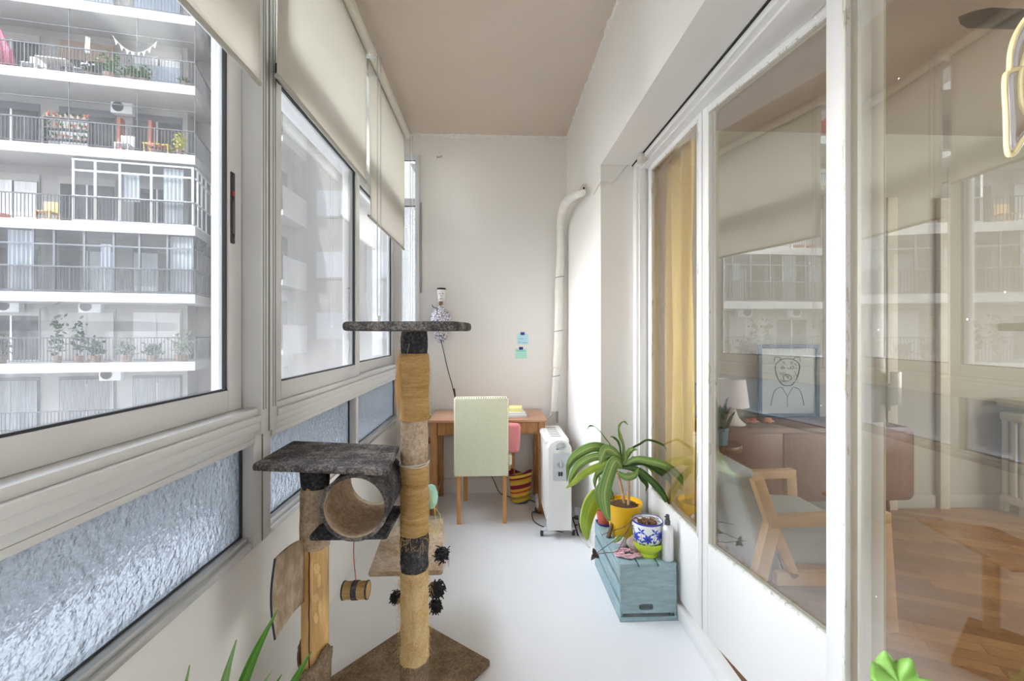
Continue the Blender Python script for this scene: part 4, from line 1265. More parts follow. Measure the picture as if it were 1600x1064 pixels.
    b = MB(); b.tube([f(0, v / 16) for v in range(17)], .0032, 6); b.build('flap_edge', mat('navy_edge', S(34, 40, 66), .8), fl)
    # hanging spool
    top = Vector((-.474, 1.45, .703)); q = at_d(556, 922, 1.47)
    st = MB().tube(spline([Vector((q.x - .004, q.y, .704)), Vector((q.x - .007, q.y, .63)), q + Vector((0, 0, .03))]), .0016, 6).build('toy_string', mat('rust_string', S(176, 74, 50), .8), r)
    M = Matrix.Translation(q) @ Matrix.Rotation(math.radians(88), 4, 'Y') @ Matrix.Rotation(.05, 4, 'X')
    n_ = 40
    prof = [(0, -.040), (.027, -.040)] + [(.0265 + .0012 * (i % 2), -.038 + .076 * i / n_) for i in range(n_ + 1)] + [(.027, .040), (0, .040)]
    sp = MB().lathe(prof, (0, 0, 0), 28, M).build('toy_spool', M_sisal, r)
    MB().lathe([(.0268, -.009), (.0295, -.009), (.0295, .009), (.0268, .009)], (0, 0, 0), 28, M).build('spool_band', M_dgrey, sp)
    MB().lathe([(.026, -.0415), (.029, -.0405), (.029, -.036), (.026, -.036)], (0, 0, 0), 28, M).lathe([(.026, .0415), (.029, .0405), (.029, .036), (.026, .036)], (0, 0, 0), 28, M).build('spool_rim', M_dgrey, sp)
    # dark shaggy pompoms
    def pom(p, R2, n, name, m, drop, seed):
        rn = random.Random(seed); b = MB()
        bmesh.ops.create_icosphere(b.bm, subdivisions=3, radius=R2 * .72, matrix=Matrix.Translation(p))
        for v in b.bm.verts: v.co += mnoise.noise_vector(v.co * 60) * R2 * .3
        for i in range(n):
            d = Vector((rn.gauss(0, 1), rn.gauss(0, 1), rn.gauss(-drop, 1))).normalized()
            q = p + d * R2 * .6
            q2 = q + d * R2 * .45; b.tube(spline([q, q2, q2 + Vector((rn.uniform(-1, 1), rn.uniform(-1, 1), -1 if drop else rn.uniform(-1, 1))) * R2 * rn.uniform(.25, .6)], 2), R2 * .075, 4)
        return b.build(name, m, r)
    M_pom = mat('black_yarn', S(38, 38, 42), .95)
    pom(at_d(690, 866, 1.60), .024, 120, 'yarn_ball', M_dgrey, 0, 1)
    pom(at_d(683, 917, 1.66), .026, 170, 'yarn_tassel', M_pom, .8, 2)
    pom(at_d(681, 943, 1.66), .022, 150, 'yarn_tassel', M_pom, 1.2, 3)
    pom(at_d(619, 930, 1.66), .020, 150, 'yarn_tassel', M_pom, 1.2, 4)
    # mint pompom, elastic and feather lure
    p = at_d(674, 776, 1.67)
    b = MB(); bmesh.ops.create_icosphere(b.bm, subdivisions=4, radius=1, matrix=Matrix.Translation(p) @ Matrix.Diagonal((.024, .024, .046, 1)))
    for v in b.bm.verts: v.co += mnoise.noise_vector(v.co * 120) * .003
    b.build('mint_ball', mat('mint_wool', S(168, 214, 196), .9, bump=.6, bs=200), r)
    M_el = mat('yellow_elastic', S(222, 220, 140), .6)
    b = MB()
    b.tube(spline([at_d(672, 768, 1.645), at_d(678, 790, 1.65), at_d(681, 815, 1.65), at_d(684, 840, 1.65), at_d(688, 868, 1.65)]), .0012, 5)
    b.tube(spline([at_d(676, 790, 1.645), at_d(688, 806, 1.65), at_d(684, 835, 1.65), at_d(687, 856, 1.65), at_d(691, 870, 1.65)]), .0012, 5)
    b.tube(spline([at_d(664, 826, 1.59), at_d(672, 818, 1.62), at_d(677, 828, 1.65), at_d(683, 838, 1.65)]), .0012, 5)
    b.build('elastic_cord', M_el, r)
    b = MB(); b.tube(spline([at_d(680, 870, 1.65), at_d(690, 862, 1.65), at_d(702, 858, 1.65)]), [.005 * (1 - abs(i - 6) / 9) for i in range(13)], 8)
    b.build('lure_stick', M_black, r)
    for (x0, y0, x1, y1, w_) in ((697, 862, 694, 889, .0055), (699, 862, 702, 887, .0065)):
        a, c = at_d(x0, y0, 1.65), at_d(x1, y1, 1.65)
        n0 = (c - a).cross(Vector((0, 1, 0))).normalized()
        def f(u, v, a=a, c=c, n0=n0, w_=w_):
            return a.lerp(c, v) + n0 * w_ * (u - .5) * 2 * math.sin(PI * min(1, v * .9 + .1)) ** .6 + Vector((0, .004 * (u - .5) ** 2, 0))
        MB().grid(f, 6, 14).build('feather', mat('lilac_feather', S(214, 200, 214), .8), r, solid=.0012)
cat_tree()
# ================================================================== DESK, CHAIR, HEATER
def desk():
    X0, X1, Yf, Yb, zt = -.482, .400, 3.345, 3.80, .712
    r = thing('desk', 'small wooden desk with one drawer against the end wall', 'desk', ((X0 + X1) / 2, (Yf + Yb) / 2, 0))
    MB().box(X0, X1, Yf - .01, Yb, zt - .02, zt, .003).build('top', M_desktop, r)
    for x in (X0 + .012, X1 - .062):
        for y in (Yf + .005, Yb - .055):
            MB().box(x, x + .05, y, y + .05, 0, zt - .0205, .002).build('leg', M_desk, r)
    b = MB(); b.box(X0 + .065, X1 - .065, Yf + .012, Yf + .03, zt - .115, zt - .021, .001)
    b.box(X0 + .065, X1 - .065, Yb - .03, Yb - .012, zt - .115, zt - .021, .001)
    for x in (X0 + .02, X1 - .038): b.box(x, x + .018, Yf + .056, Yb - .056, zt - .115, zt - .021, .001)
    b.build('apron', M_desk, r)
    d = MB().box(X0 + .072, X1 - .072, Yf + .004, Yf + .0115, zt - .108, zt - .027, .002).build('drawer', M_desk, r)
    MB().cyl((-.04, Yf + .003, zt - .068), (-.04, Yf - .018, zt - .068), .009, .012, 14).build('knob', M_desk, d)
    # low stretcher boards between front and back legs
    for x in (X0 + .03, X1 - .048):
        MB().box(x, x + .016, Yf + .056, Yb - .056, .10, .15, .001).build('side_stretcher', M_desk, r)
desk()
def dining_chair():
    r = thing('dining_chair', 'pale green upholstered chair with studded edges pushed up to the desk', 'chair', (-.085, 3.42, 0))
    k = NT('pale_green_linen')
    p = k.n('BsdfPrincipled'); p.inputs['Roughness'].default_value = .9
    v1 = k.coords((40, 40, 600)); v2 = k.coords((600, 600, 40))
    f1 = k.noise(v1, 1, 3); f2 = k.noise(v2, 1, 3)
    ad = k.n('Math', operation='ADD'); k.l(f1, ad.inputs[0]); k.l(f2, ad.inputs[1])
    hf = k.n('Math', operation='MULTIPLY'); k.l(ad.outputs[0], hf.inputs[0]); hf.inputs[1].default_value = .5
    k.l(k.ramp(hf.outputs[0], [(.35, S(222, 224, 192)), (.65, S(240, 241, 216))]), p.inputs['Base Color'])
    k.l(k.bump(hf.outputs[0], .4, .002), p.inputs['Normal']); k.l(p.outputs[0], k.out.inputs[0])
    M_l = wood('chair_leg_wood', S(190, 134, 70), S(220, 168, 104), .4, (6, 6, 1), 4)
    for x in (-.262, .063):
        M = Matrix.Translation((x + .017, 3.205, 0))
        MB().prism([(-.014, -.015), (.014, -.015), (.014, .015), (-.014, .015)], 0, .345, .002, Matrix.Translation((x + .017, 3.205, 0))).build('leg', M_l, r)
        MB().prism([(-.016, -.016), (.016, -.016), (.016, .016), (-.016, .016)], 0, .40, .002, Matrix.Translation((x + .036 + (.06 if x > 0 else .0), 3.645, 0))).build('leg', M_l, r)
    Mb = Matrix.Translation((-.089, 3.195, .345)) @ Matrix.Rotation(math.radians(1.5), 4, 'X')
    MB().box(-.188, .196, -.03, .03, 0, .56, .012, Mb, 3).build('backrest', k.m, r)
    MB().box(-.255, .135, 3.232, 3.67, .395, .475, .018, None, 3).build('seat', k.m, r)
    b = MB(); b.box(-.245, .125, 3.235, 3.665, .365, .396, .003); b.build('seat_frame', M_l, r)
    b = MB()
    for i in range(23):
        x = -.182 + .370 * i / 22
        M2 = Mb @ Matrix.Translation((x, -.022, .5605))
        bmesh.ops.create_uvsphere(b.bm, u_segments=8, v_segments=5, radius=.0042, matrix=M2)
    for i in range(34):
        z = .02 + .53 * i / 33
        M2 = Mb @ Matrix.Translation((.1965, -.018, z))
        bmesh.ops.create_uvsphere(b.bm, u_segments=8, v_segments=5, radius=.0036, matrix=M2)
    b.build('studs', mat('antique_brass', S(112, 92, 60), .35, metal=.8), r)
dining_chair()
M = Matrix.Translation((.045, 3.287, .477)) @ Matrix.Rotation(math.radians(3), 4, 'Y')
b = MB(); b.box(-.13, .145, -.038, .038, 0.01, .225, .030, M, 4)
c_ = b.build('cushion', mat('pink_velvet', S(228, 146, 150), .9, bump=.4, bs=60, var=.08, vs_=8))
tag(c_, 'pink cushion standing on the seat behind the chair back', 'cushion')
def heater():
    X0, X1, Yf, Yb = .345, .515, 2.93, 3.46
    r = thing('oil_heater', 'white oil filled radiator on wheels beside the desk', 'heater', ((X0 + X1) / 2, (Yf + Yb) / 2, 0))
    M_h = mat('heater_enamel', (.84, .83, .80), .35); M_g = mat('heater_grey', (.60, .62, .66), .35); M_dk = mat('dark_hole', (.04, .04, .045), .6)
    n = 7
    for i in range(n):
        y = Yf + .115 + (Yb - Yf - .145) * i / (n - 1)
        b = MB(); b.box(X0 + .006, X1 - .006, y - .027, y + .027, .085, .615, .022, None, 3)
        b.build('fin', M_h, r)
    # top rounded grille
    b = MB(); b.box(X0, X1, Yf + .08, Yb, .600, .645, .02, None, 3); t = b.build('top_cover', M_h, r)
    for i in range(6):
        y = Yf + .14 + .055 * i
        MB().box(X0 + .05, X1 - .05, y, y + .010, .6445, .6462).build('slot', M_dk, t, smooth=False)
    # front column
    M2 = Matrix(((1, 0, 0, 0), (0, 0, -1, 0), (0, 1, 0, 0), (0, 0, 0, 1)))
    xa, xb = X0 + .012, X1
    poly = [(xa, .055), (xb, .055), (xb, .60), (xb - .02, .635), (xb - .06, .652), (xa + .06, .652), (xa + .02, .635), (xa, .60)]
    MB().prism(poly, -(Yf + .085), -Yf, .008, M2).build('front_cover', M_h, r)
    p = MB(); p.box(xa + .035, xb - .012, Yf - .004, Yf, .385, .57, .002); pn = p.build('control_panel', M_g, r)
    MB().lathe([(0, 0), (.023, 0), (.021, .014), (0, .014)], (0, 0, 0), 24, Matrix.Translation((xa + .082, Yf - .0045, .497)) @ Matrix.Rotation(PI / 2, 4, 'X')).build('thermostat_knob', mat('knob_silver', (.42, .44, .48), .3), pn)
    MB().box(xa + .079, xa + .085, Yf - .0215, Yf - .0186, .478, .516, .001).build('knob_pointer', M_h, pn)
    b = MB()
    for dx in (0, .016): b.box(xa + .068 + dx, xa + .081 + dx, Yf - .008, Yf - .0045, .418, .446, .002)
    b.build('switch', M_dk, pn)
    MB().box(xa + .055, xa + .095, Yf - .0025, Yf - .0005, .590, .597, .001).build('badge', mat('blue_badge', S(60, 70, 150), .4), r)
    MB().lathe([(.02, 0), (.034, .0), (.036, .003), (.033, .005), (.021, .005)], (0, 0, 0), 32, Matrix.Translation(((xa + xb) / 2 + .01, Yf - .0008, .620 - .005)) @ Matrix.Rotation(PI / 2, 4, 'X') @ Matrix.Diagonal((1, .7, 1, 1))).build('embossed_ring', M_g, r)
    for y in (Yf + .06, Yb - .07):
        b = MB(); b.tube(spline([(X0 - .03, y, .030), (X0 + .02, y, .052), ((X0 + X1) / 2, y, .062), (X1 - .02, y, .052), (X1 + .03, y, .030)]), .014, 10, flat=1)
        b.build('foot', M_g, r)
        for x in (X0 - .022, X1 + .022):
            MB().cyl((x - .009, y, .022), (x + .009, y, .022), .022, seg=20).build('wheel', M_dk, r)
    MB().cyl((X0 - .02, Yb - .05, .07), (X0 + .004, Yb - .05, .07), .06, seg=24).build('cord_reel', M_g, r)
heater()
# ================================================================== CRATE AND PLANTS
M_crate = None
def crate_mat():
    k = NT('blue_green_crate_paint')
    p = k.n('BsdfPrincipled'); p.inputs['Roughness'].default_value = .6
    f = k.noise(k.coords((2, 2, 10)), 4, 7, .7); g = k.noise(k.coords((1, 1, 1)), 14, 6, .75)
    a = k.ramp(f, [(.3, S(128, 156, 164)), (.6, S(158, 180, 184)), (.8, S(180, 196, 194))])
    b_ = k.ramp(g, [(0, S(118, 116, 92)), (.30, S(118, 116, 92)), (.36, (1, 1, 1)), (1, (1, 1, 1))])
    mx = k.n('MixRGB', blend_type='MULTIPLY'); mx.inputs[0].default_value = .55; k.l(a, mx.inputs[1]); k.l(b_, mx.inputs[2])
    k.l(mx.outputs[0], p.inputs['Base Color']); k.l(k.bump(g, .3, .003), p.inputs['Normal']); k.l(p.outputs[0], k.out.inputs[0])
    return k.m
M_crate = crate_mat()
CX0, CX1, CY0, CY1, CH = .594, .866, 2.085, 2.60, .268
def crate():
    r = thing('wooden_crate', 'blue green painted wooden crate turned upside down as a plant stand', 'crate', ((CX0 + CX1) / 2, (CY0 + CY1) / 2, 0))
    def end(y0, y1, name):
        # panel with an oval hand hole
        b = MB()
        cx, cz = (CX0 + CX1) / 2 - .01, .062; hw, hh = .034, .015
        n = 24
        out = [(CX0 + .002, .034), (CX1 - .002, .034), (CX1 - .002, CH - .014), (CX0 + .002, CH - .014)]
        hole = []
        for i in range(n):
            a = 2 * PI * i / n
            ex = math.copysign(abs(math.cos(a)) ** .6, math.cos(a)); ez = math.copysign(abs(math.sin(a)) ** .6, math.sin(a))
            hole.append((cx + hw * ex, cz + hh * ez))
        def ring(y):
            O = [b.bm.verts.new((p[0], y, p[1])) for p in out]; H = [b.bm.verts.new((p[0], y, p[1])) for p in hole]
            return O, H
        O0, H0 = ring(y0); O1, H1 = ring(y1)
        for O, H, flip in ((O0, H0, 0), (O1, H1, 1)):
            # corners sit at angles 225,315,45,135
            idx = [int(n * 5 / 8), int(n * 7 / 8), int(n * 1 / 8), int(n * 3 / 8)]
            for q in range(4):
                a, c = idx[q], idx[(q + 1) % 4]
                seq = [H[(a + t) % n] for t in range(((c - a) % n) + 1)]
                b.bm.faces.new([O[q], O[(q + 1) % 4]] + seq[::-1])
        for i in range(4): b.bm.faces.new((O0[i], O0[(i + 1) % 4], O1[(i + 1) % 4], O1[i]))
        for i in range(n): b.bm.faces.new((H0[i], H0[(i + 1) % n], H1[(i + 1) % n], H1[i]))
        return b.build(name, M_crate, r, smooth=False)
    end(CY0, CY0 + .014, 'end_panel'); end(CY1 - .014, CY1, 'end_panel')
    ws = .085
    for i in range(3):
        x0 = CX0 + i * (ws + .0082)
        MB().box(x0, x0 + ws, CY0 - .002, CY1 + .002, CH - .0135, CH, .002).build('top_slat', M_crate, r)
    for x in (CX0, CX1 - .010):
        for (z0, z1) in ((.0, .076), (.094, .168), (.188, CH - .020)):
            MB().box(x - .001, x + .009, CY0 - .004, CY1 + .004, z0, z1, .002).build('side_slat', M_crate, r)
    MB().box(CX0 - .002, CX1 + .002, CY0 - .010, CY0 - .0005, 0, .020, .002).build('foot_rail', M_crate, r)
    for y in (CY0 + .016, CY1 - .03):
        for x in (CX0 + .010, CX1 - .024): MB().box(x, x + .013, y, y + .013, .003, CH - .014, .001).build('corner_post', M_crate, r)
crate()
TOP = CH + .0008
def leafmat(name, edge, mid, dark):
    k = NT(name)
    p = k.n('BsdfPrincipled'); p.inputs['Roughness'].default_value = .38; p.inputs['Specular IOR Level'].default_value = .4
    c = k.n('TexCoord'); sx = k.n('SeparateXYZ'); k.l(c.outputs['UV'], sx.inputs[0])
    sb = k.n('Math', operation='SUBTRACT'); k.l(sx.outputs[0], sb.inputs[0]); sb.inputs[1].default_value = .5
    ab = k.n('Math', operation='ABSOLUTE'); k.l(sb.outputs[0], ab.inputs[0])
    m = k.n('Mapping'); m.inputs['Scale'].default_value = (26, 1.2, 1); k.l(c.outputs['UV'], m.inputs[0])
    f = k.noise(m.outputs[0], 1, 3, .5)
    ml = k.n('Math', operation='MULTIPLY_ADD'); k.l(f, ml.inputs[0]); ml.inputs[1].default_value = .16; k.l(ab.outputs[0], ml.inputs[2])
    k.l(k.ramp(ml.outputs[0], [(.08, mid), (.22, dark), (.30, [(a + b) / 2 for a, b in zip(mid, dark)]), (.36, dark), (.48, dark), (.56, edge)]), p.inputs['Base Color'])
    tr = k.n('BsdfTranslucent'); tr.inputs[0].default_value = c4(mid)
    mx = k.n('MixShader'); mx.inputs[0].default_value = .22; k.l(p.outputs[0], mx.inputs[1]); k.l(tr.outputs[0], mx.inputs[2]); k.l(mx.outputs[0], k.out.inputs[0])
    return k.m
M_lf = leafmat('striped_leaf', S(150, 178, 104), S(196, 212, 128), S(108, 150, 82))
M_lfd = leafmat('dark_striped_leaf', S(96, 130, 66), S(110, 146, 72), S(52, 90, 44))
M_lfy = leafmat('yellowing_leaf', S(222, 212, 110), S(190, 206, 88), S(150, 184, 76))
def leaf(pts, wd, m, name, par, side=Vector((1, -.25, 0)), fold=.25, n=7, tipw=0, basew=.35, roll=0):
    sp = spline(pts, n)
    N = len(sp) - 1
    ph = len(name) + pts[-1].x * 90
    b = MB()
    def prof(v):
        q = math.sin(PI * min(1, (v * (1 - basew * .3) + basew * .3))) ** .75 if v < 1 else 0
        return max(q, tipw if v >= .999 else 0, .04)
    def f(u, v):
        i = min(N - 1, int(v * N)); t = v * N - i
        p = sp[i].lerp(sp[i + 1], t)
        tg = (sp[i + 1] - sp[i]).normalized()
        # width direction: across the tangent, mostly facing the viewer's side of the room and upwards
        wdir = tg.cross(Vector((.15, -1, .35)).normalized())
        wdir = wdir.normalized() if wdir.length > .05 else side.normalized()
        if roll: wdir = (Matrix.Rotation(roll * v, 3, tg) @ wdir)
        nn = tg.cross(wdir).normalized()
        x = (u - .5) * 2
        return p + wdir * x * wd * .5 * prof(v) + nn * (fold * wd * .5 * abs(x) * prof(v)) + nn * (.0012 * math.sin(v * 24 + x * 2) + .05 * wd * math.sin(v * 11 + ph) * x)
    b.grid(f, 8, N * 2, uv=True)
    return b.build(name, m, par, rec=False, ang=80, solid=.0008)
def twisty(pts, r0, r1, n=6, seg=7):
    sp = spline(pts, n)
    return sp, [r0 + (r1 - r0) * i / (len(sp) - 1) for i in range(len(sp))]
M_soil = mat('potting_soil', S(96, 72, 52), .95, bump=1, bs=90, dist=.01, var=.4, vs_=60)
M_yel = mat('yellow_pot', S(250, 196, 30), .35)
def dracaena():
    # yellow pot
    c = on_z(980, 846, TOP); c.z = TOP
    c = Vector((.704, 2.395, TOP))
    r = thing('potted_dracaena', 'large striped leafed dracaena in a yellow pot on the crate', 'plant', c)
    MB().lathe([(0, 0), (.066, 0), (.070, .004), (.097, .168), (.099, .176), (.093, .176), (.090, .160), (0, .156)], c, 44).build('pot', M_yel, r)
    MB().lathe([(0, .156), (.088, .156), (.088, .158), (.04, .165), (0, .162)], c, 30).jitter(.003, 60).build('soil', M_soil, r)
    Y = c.y
    M_st = mat('ringed_stem', S(206, 172, 138), .8, var=.25, vs_=40)
    for (xb, xt, dy) in ((976, 965, .012), (982, 982, -.012)):
        a = on_y(xb, 797, Y + dy); t = on_y(xt, 738, Y + dy)
        a.z = TOP + .160
        L = spline([a, a.lerp(t, .5) + Vector((.002, 0, 0)), t], 14)
        b = MB(); b.tube(L, [.0075 + .0016 * (i % 3 == 0) for i in range(len(L))], 12)
        rn = random.Random(int(xb))
        for i in range(26):
            p = L[rn.randrange(len(L) - 3) + 1]; an = rn.uniform(0, 2 * PI)
            d = Vector((math.cos(an), math.sin(an), .3)) * .012
            b.tube([p + d * .5, p + d], [.0022, .0006], 4)
        b.build('stem', M_st, r)
    def L(pxs, w_px, m=M_lf, dys=None, **kw):
        n = len(pxs)
        dy = dys or (0, 0)
        pts = [on_y(p[0], p[1], Y + dy[0] + (dy[1] - dy[0]) * i / (n - 1)) for i, p in enumerate(pxs)]
        # slide points in depth only; keep clear of the door glass
        for p in pts:
            pass
        leaf(pts, w_px / 455.0, m, 'leaf', r, **kw)
    root = (972, 730)
    L([root, (957, 700), (946, 684), (932, 668), (922, 665), (917, 671)], 8, M_lfd, (0, -.03), roll=2.5)
    L([root, (975, 700), (970, 682), (968, 667), (975, 659), (981, 664)], 12, M_lf, (0, -.02), roll=1.2)
    L([root, (968, 695), (960, 684), (953, 682)], 6, M_lfd, (0, .03))
    L([root, (985, 704), (1000, 694), (1014, 688), (1036, 696), (1042, 708), (1040, 718)], 8, M_lfd, (0, -.06), roll=2)
    L([root, (992, 718), (1015, 720), (1045, 730), (1070, 755), (1083, 785), (1081, 804)], 19, M_lf, (-.02, -.12))
    L([root, (1005, 722), (1030, 735), (1047, 748), (1055, 768), (1050, 788)], 18, M_lfd, (-.01, -.02))
    L([root, (995, 733), (1015, 748), (1035, 770), (1044, 790), (1046, 815)], 17, M_lfd, (-.03, -.14))
    L([root, (994, 735), (1004, 748), (1011, 758), (1009, 768)], 13, M_lfd, (-.02, -.05))
    L([root, (955, 706), (930, 698), (905, 708), (890, 724), (886, 752)], 24, M_lf, (0, -.06))
    L([root, (958, 714), (928, 714), (905, 726), (893, 745), (889, 758)], 20, M_lf, (-.02, -.12))
    L([root, (955, 722), (928, 732), (910, 742), (897, 754), (884, 763)], 18, M_lfy, (-.03, -.16))
    L([root, (962, 720), (952, 742), (945, 772), (948, 800), (954, 815)], 32, M_lf, (-.04, -.16), fold=.18)
    L([root, (962, 708), (948, 702), (941, 712), (938, 728)], 24, M_lf, (-.02, -.07))
    L([root, (950, 730), (936, 738), (930, 750), (930, 764)], 15, M_lf, (.01, .03))
    L([(965, 735), (948, 745), (936, 765), (935, 782), (950, 815)], 16, M_lf, (.02, -.03))
    L([root, (1000, 720), (1016, 728), (1020, 740)], 20, M_lfy, (.02, .05))
    L([(966, 738), (978, 745), (992, 742), (998, 730)], 18, M_lf, (-.03, -.08))
    L([root, (980, 712), (986, 703), (996, 702)], 14, M_lf, (-.01, -.03))
    L([root, (964, 712), (961, 700)], 12, M_lf, (0, .02))
    L([root, (978, 716), (975, 703)], 13, M_lf, (-.02, -.03))
    L([root, (984, 722), (990, 712)], 12, M_lf, (.01, .02))
    L([root, (957, 719), (940, 716)], 12, M_lfd, (.03, .06))
dracaena()
def red_pot():
    c = Vector((.634, 2.535, TOP))
    r = thing('potted_plant', 'small terracotta pot in a blue saucer with a drooping yellow green leaf', 'plant', c)
    MB().lathe([(0, 0), (.044, 0), (.050, .010), (.046, .010), (.042, .004), (0, .004)], c, 32).build('saucer', mat('cobalt_saucer', S(52, 58, 150), .35), r)
    MB().lathe([(0, .004), (.036, .004), (.046, .068), (.050, .070), (.051, .084), (.045, .084), (.042, .072), (0, .070)], c, 36).build('pot', mat('terracotta_red', S(204, 98, 78), .75, bump=.15, bs=60), r)
    MB().lathe([(0, .069), (.042, .069), (0, .076)], c, 24).jitter(.002, 60).build('soil', M_soil, r)
    def P(x, y, dy): return on_y(x, y, c.y + dy)
    leaf([c + Vector((0, 0, .075)), P(938, 775, -.03), P(924, 790, -.10), P(916, 818, -.16), P(918, 845, -.19)], .095, M_lfy, 'leaf', r, fold=.2)
    leaf([c + Vector((.003, 0, .075)), P(944, 775, -.02), P(952, 768, -.05), P(962, 792, -.08)], .05, M_lf, 'leaf', r)
    leaf([c + Vector((0, 0, .075)), P(938, 790, -.02), P(948, 800, -.06)], .045, M_lf, 'leaf', r)
    leaf([c + Vector((-.002, .0, .075)), P(940, 765, .01), P(936, 742, .0)], .03, M_lf, 'leaf', r)
red_pot()
def painted_pot():
    c = Vector((.758, 2.178, TOP))
    r = thing('painted_pot', 'white pot painted with blue flowers standing in a lime green saucer pot', 'plant pot', c)
    MB().lathe([(0, 0), (.050, 0), (.052, .010), (.048, .018), (.060, .028), (.074, .048), (.079, .070), (.074, .070), (.05, .045), (0, .036)], c, 44).build('saucer', mat('lime_ceramic', S(190, 214, 50), .3), r)
    PROF = [(.044, .037), (.056, .050), (.068, .085), (.074, .150), (.0745, .166)]
    def rad(z):
        for (r0, z0), (r1, z1) in zip(PROF, PROF[1:]):
            if z0 <= z <= z1: return r0 + (r1 - r0) * (z - z0) / (z1 - z0)
        return .0745
    def surf(a, z, o=.0007):
        q = rad(z) + o
        return c + Vector((q * math.cos(a), q * math.sin(a), z))
    M_b1 = mat('cobalt_glaze', S(48, 74, 190), .25, var=.25, vs_=60); M_b2 = mat('dark_cobalt_glaze', S(26, 36, 120), .25)
    class KK: pass
    k = KK(); k.m = mat('white_glaze', S(236, 238, 240), .22)
    def petal(b, a0, z0, ang, ln, wd_):
        """teardrop painted on the pot surface; a0 in radians, lengths in metres"""
        n = 14; R0 = .07
        pts = []
        for i in range(n + 1):
            t = i / n; pts.append((ln * t, wd_ * math.sin(PI * t) ** .7 * (1.25 - .5 * t)))
        out = pts + [(x, -y) for x, y in pts[::-1][1:-1]]
        cen = (ln * .5, 0)
        cv = None
        def P3(x, y):
            dx = x * math.cos(ang) - y * math.sin(ang); dz = x * math.sin(ang) + y * math.cos(ang)
            return surf(a0 + dx / R0, min(.160, max(.045, z0 + dz)))
        cv = b.bm.verts.new(P3(*cen)); vsx = [b.bm.verts.new(P3(x, y)) for x, y in out]
        for i in range(len(vsx)): b.bm.faces.new((cv, vsx[i], vsx[(i + 1) % len(vsx)]))
    b1 = MB(); b2 = MB(); rn = random.Random(4)
    for fi in range(7):
        a0 = -PI / 2 - .30 + fi * 2 * PI / 7; z0 = .098 + .012 * (fi % 2)
        for q in range(7): petal(b1, a0, z0, q * 2 * PI / 7 + .2, .027, .0062)
        for q in range(7):
            petal(b2, a0, z0, q * 2 * PI / 7 + .2 + .45, .013, .0013)
        a1 = a0 + PI / 7
        for (za, an) in ((.075, 1.1), (.075, 2.0), (.130, -.3), (.132, .7), (.134, 2.4), (.128, 3.6), (.062, .2), (.062, 2.9)):
            petal(b1, a1, za, an + rn.uniform(-.2, .2), .022, .0042)
        petal(b2, a1, .060, PI / 2, .075, .0010)
    b1.build('painted_petals', M_b1, r, rec=False); b2.build('painted_stems', M_b2, r, rec=False)
    MB().lathe([(0, .037), (.044, .037), (.056, .050), (.068, .085), (.074, .150), (.0745, .166), (.070, .168), (.068, .155), (0, .150)], c, 48).build('pot', k.m, r)
    MB().lathe([(.0735, .160), (.0752, .163), (.0745, .1675), (.071, .169), (.069, .166)], c, 48).build('rim_line', mat('cobalt_line', S(46, 62, 160), .3), r)
    MB().lathe([(0, .149), (.068, .149), (.03, .158), (0, .156)], c, 30).jitter(.003, 50).build('soil', M_soil, r)
    b = MB(); rn = random.Random(5)
    for i in range(60):
        a = rn.uniform(0, 2 * PI); q = rn.uniform(0, .055)
        p0 = c + Vector((q * math.cos(a), q * math.sin(a), .156 + rn.uniform(0, .006)))
        d = Vector((rn.uniform(-1, 1), rn.uniform(-1, 1), rn.uniform(-.05, .25))).normalized() * rn.uniform(.02, .05)
        p1 = p0 + d; rr = (p1 - c).xy.length
        if rr > .064: continue
        b.tube(spline([p0, p0.lerp(p1, .5) + Vector((0, 0, .006)), p1], 3), .0014, 5)
    o = b.build('dry_twigs', mat('dry_twig', S(140, 106, 76), .9), r); o['kind'] = 'stuff'
    # long trailing stems with small dark leaves
    M_tw = mat('trailing_stem', S(104, 74, 58), .7)
    for j, pts in enumerate([[(1000, 822), (978, 822), (955, 830), (940, 836)], [(1000, 826), (975, 836), (955, 848), (938, 860), (930, 866)], [(998, 828), (970, 852), (962, 862), (945, 864), (930, 866)]]):
        b = MB()
        P = [on_y(x, y, 2.185 - .02 * i - .01 * j) for i, (x, y) in enumerate(pts)]
        P = [c + Vector((-.03, 0, .158)), c + Vector((-.070, -.01, .178))] + P[1:]
        b.tube(spline(P, 8), .0015, 6); b.build('trailing_stem', M_tw, r)
    M_dl = mat('purple_leaf', S(74, 56, 48), .6)
    for (x, y, a) in ((928, 860, .4), (926, 872, 2.0), (934, 870, 3.6)):
        p0 = on_y(930, 866, 2.12); p1 = on_y(x, y, 2.12)
        leaf([p0, p0.lerp(p1, .5), p0 + (p1 - p0) * 1.6], .022, M_dl, 'small_leaf', r, fold=.1, n=4)
    leaf([on_y(972, 838, 2.15), on_y(966, 842, 2.14), on_y(960, 848, 2.13)], .022, M_lf, 'small_leaf', r, fold=.1, n=4)
painted_pot()
def spray_bottle():
    c = Vector((.835, 2.118, TOP))
    r = thing('spray_bottle', 'slim brushed aluminium bottle with a dark spray cap at the crate corner', 'bottle', c)
    MB().lathe([(0, 0), (.0255, 0), (.0275, .003), (.0275, .140), (.025, .155), (.014, .166), (.011, .168), (0, .168)], c, 36).build('body', mat('brushed_aluminium', (.80, .80, .79), .38, metal=.35), r)
    MB().lathe([(0, .1685), (.0135, .1685), (.0135, .186), (.010, .190), (.010, .196), (.0085, .205), (.0085, .214), (0, .215)], c, 24).build('spray_cap', mat('dark_grey_plastic', (.06, .06, .065), .4), r)
    MB().box(c.x - .015, c.x - .008, c.y - .003, c.y + .003, c.z + .203, c.z + .208, .001).build('nozzle', M_black, r)
spray_bottle()
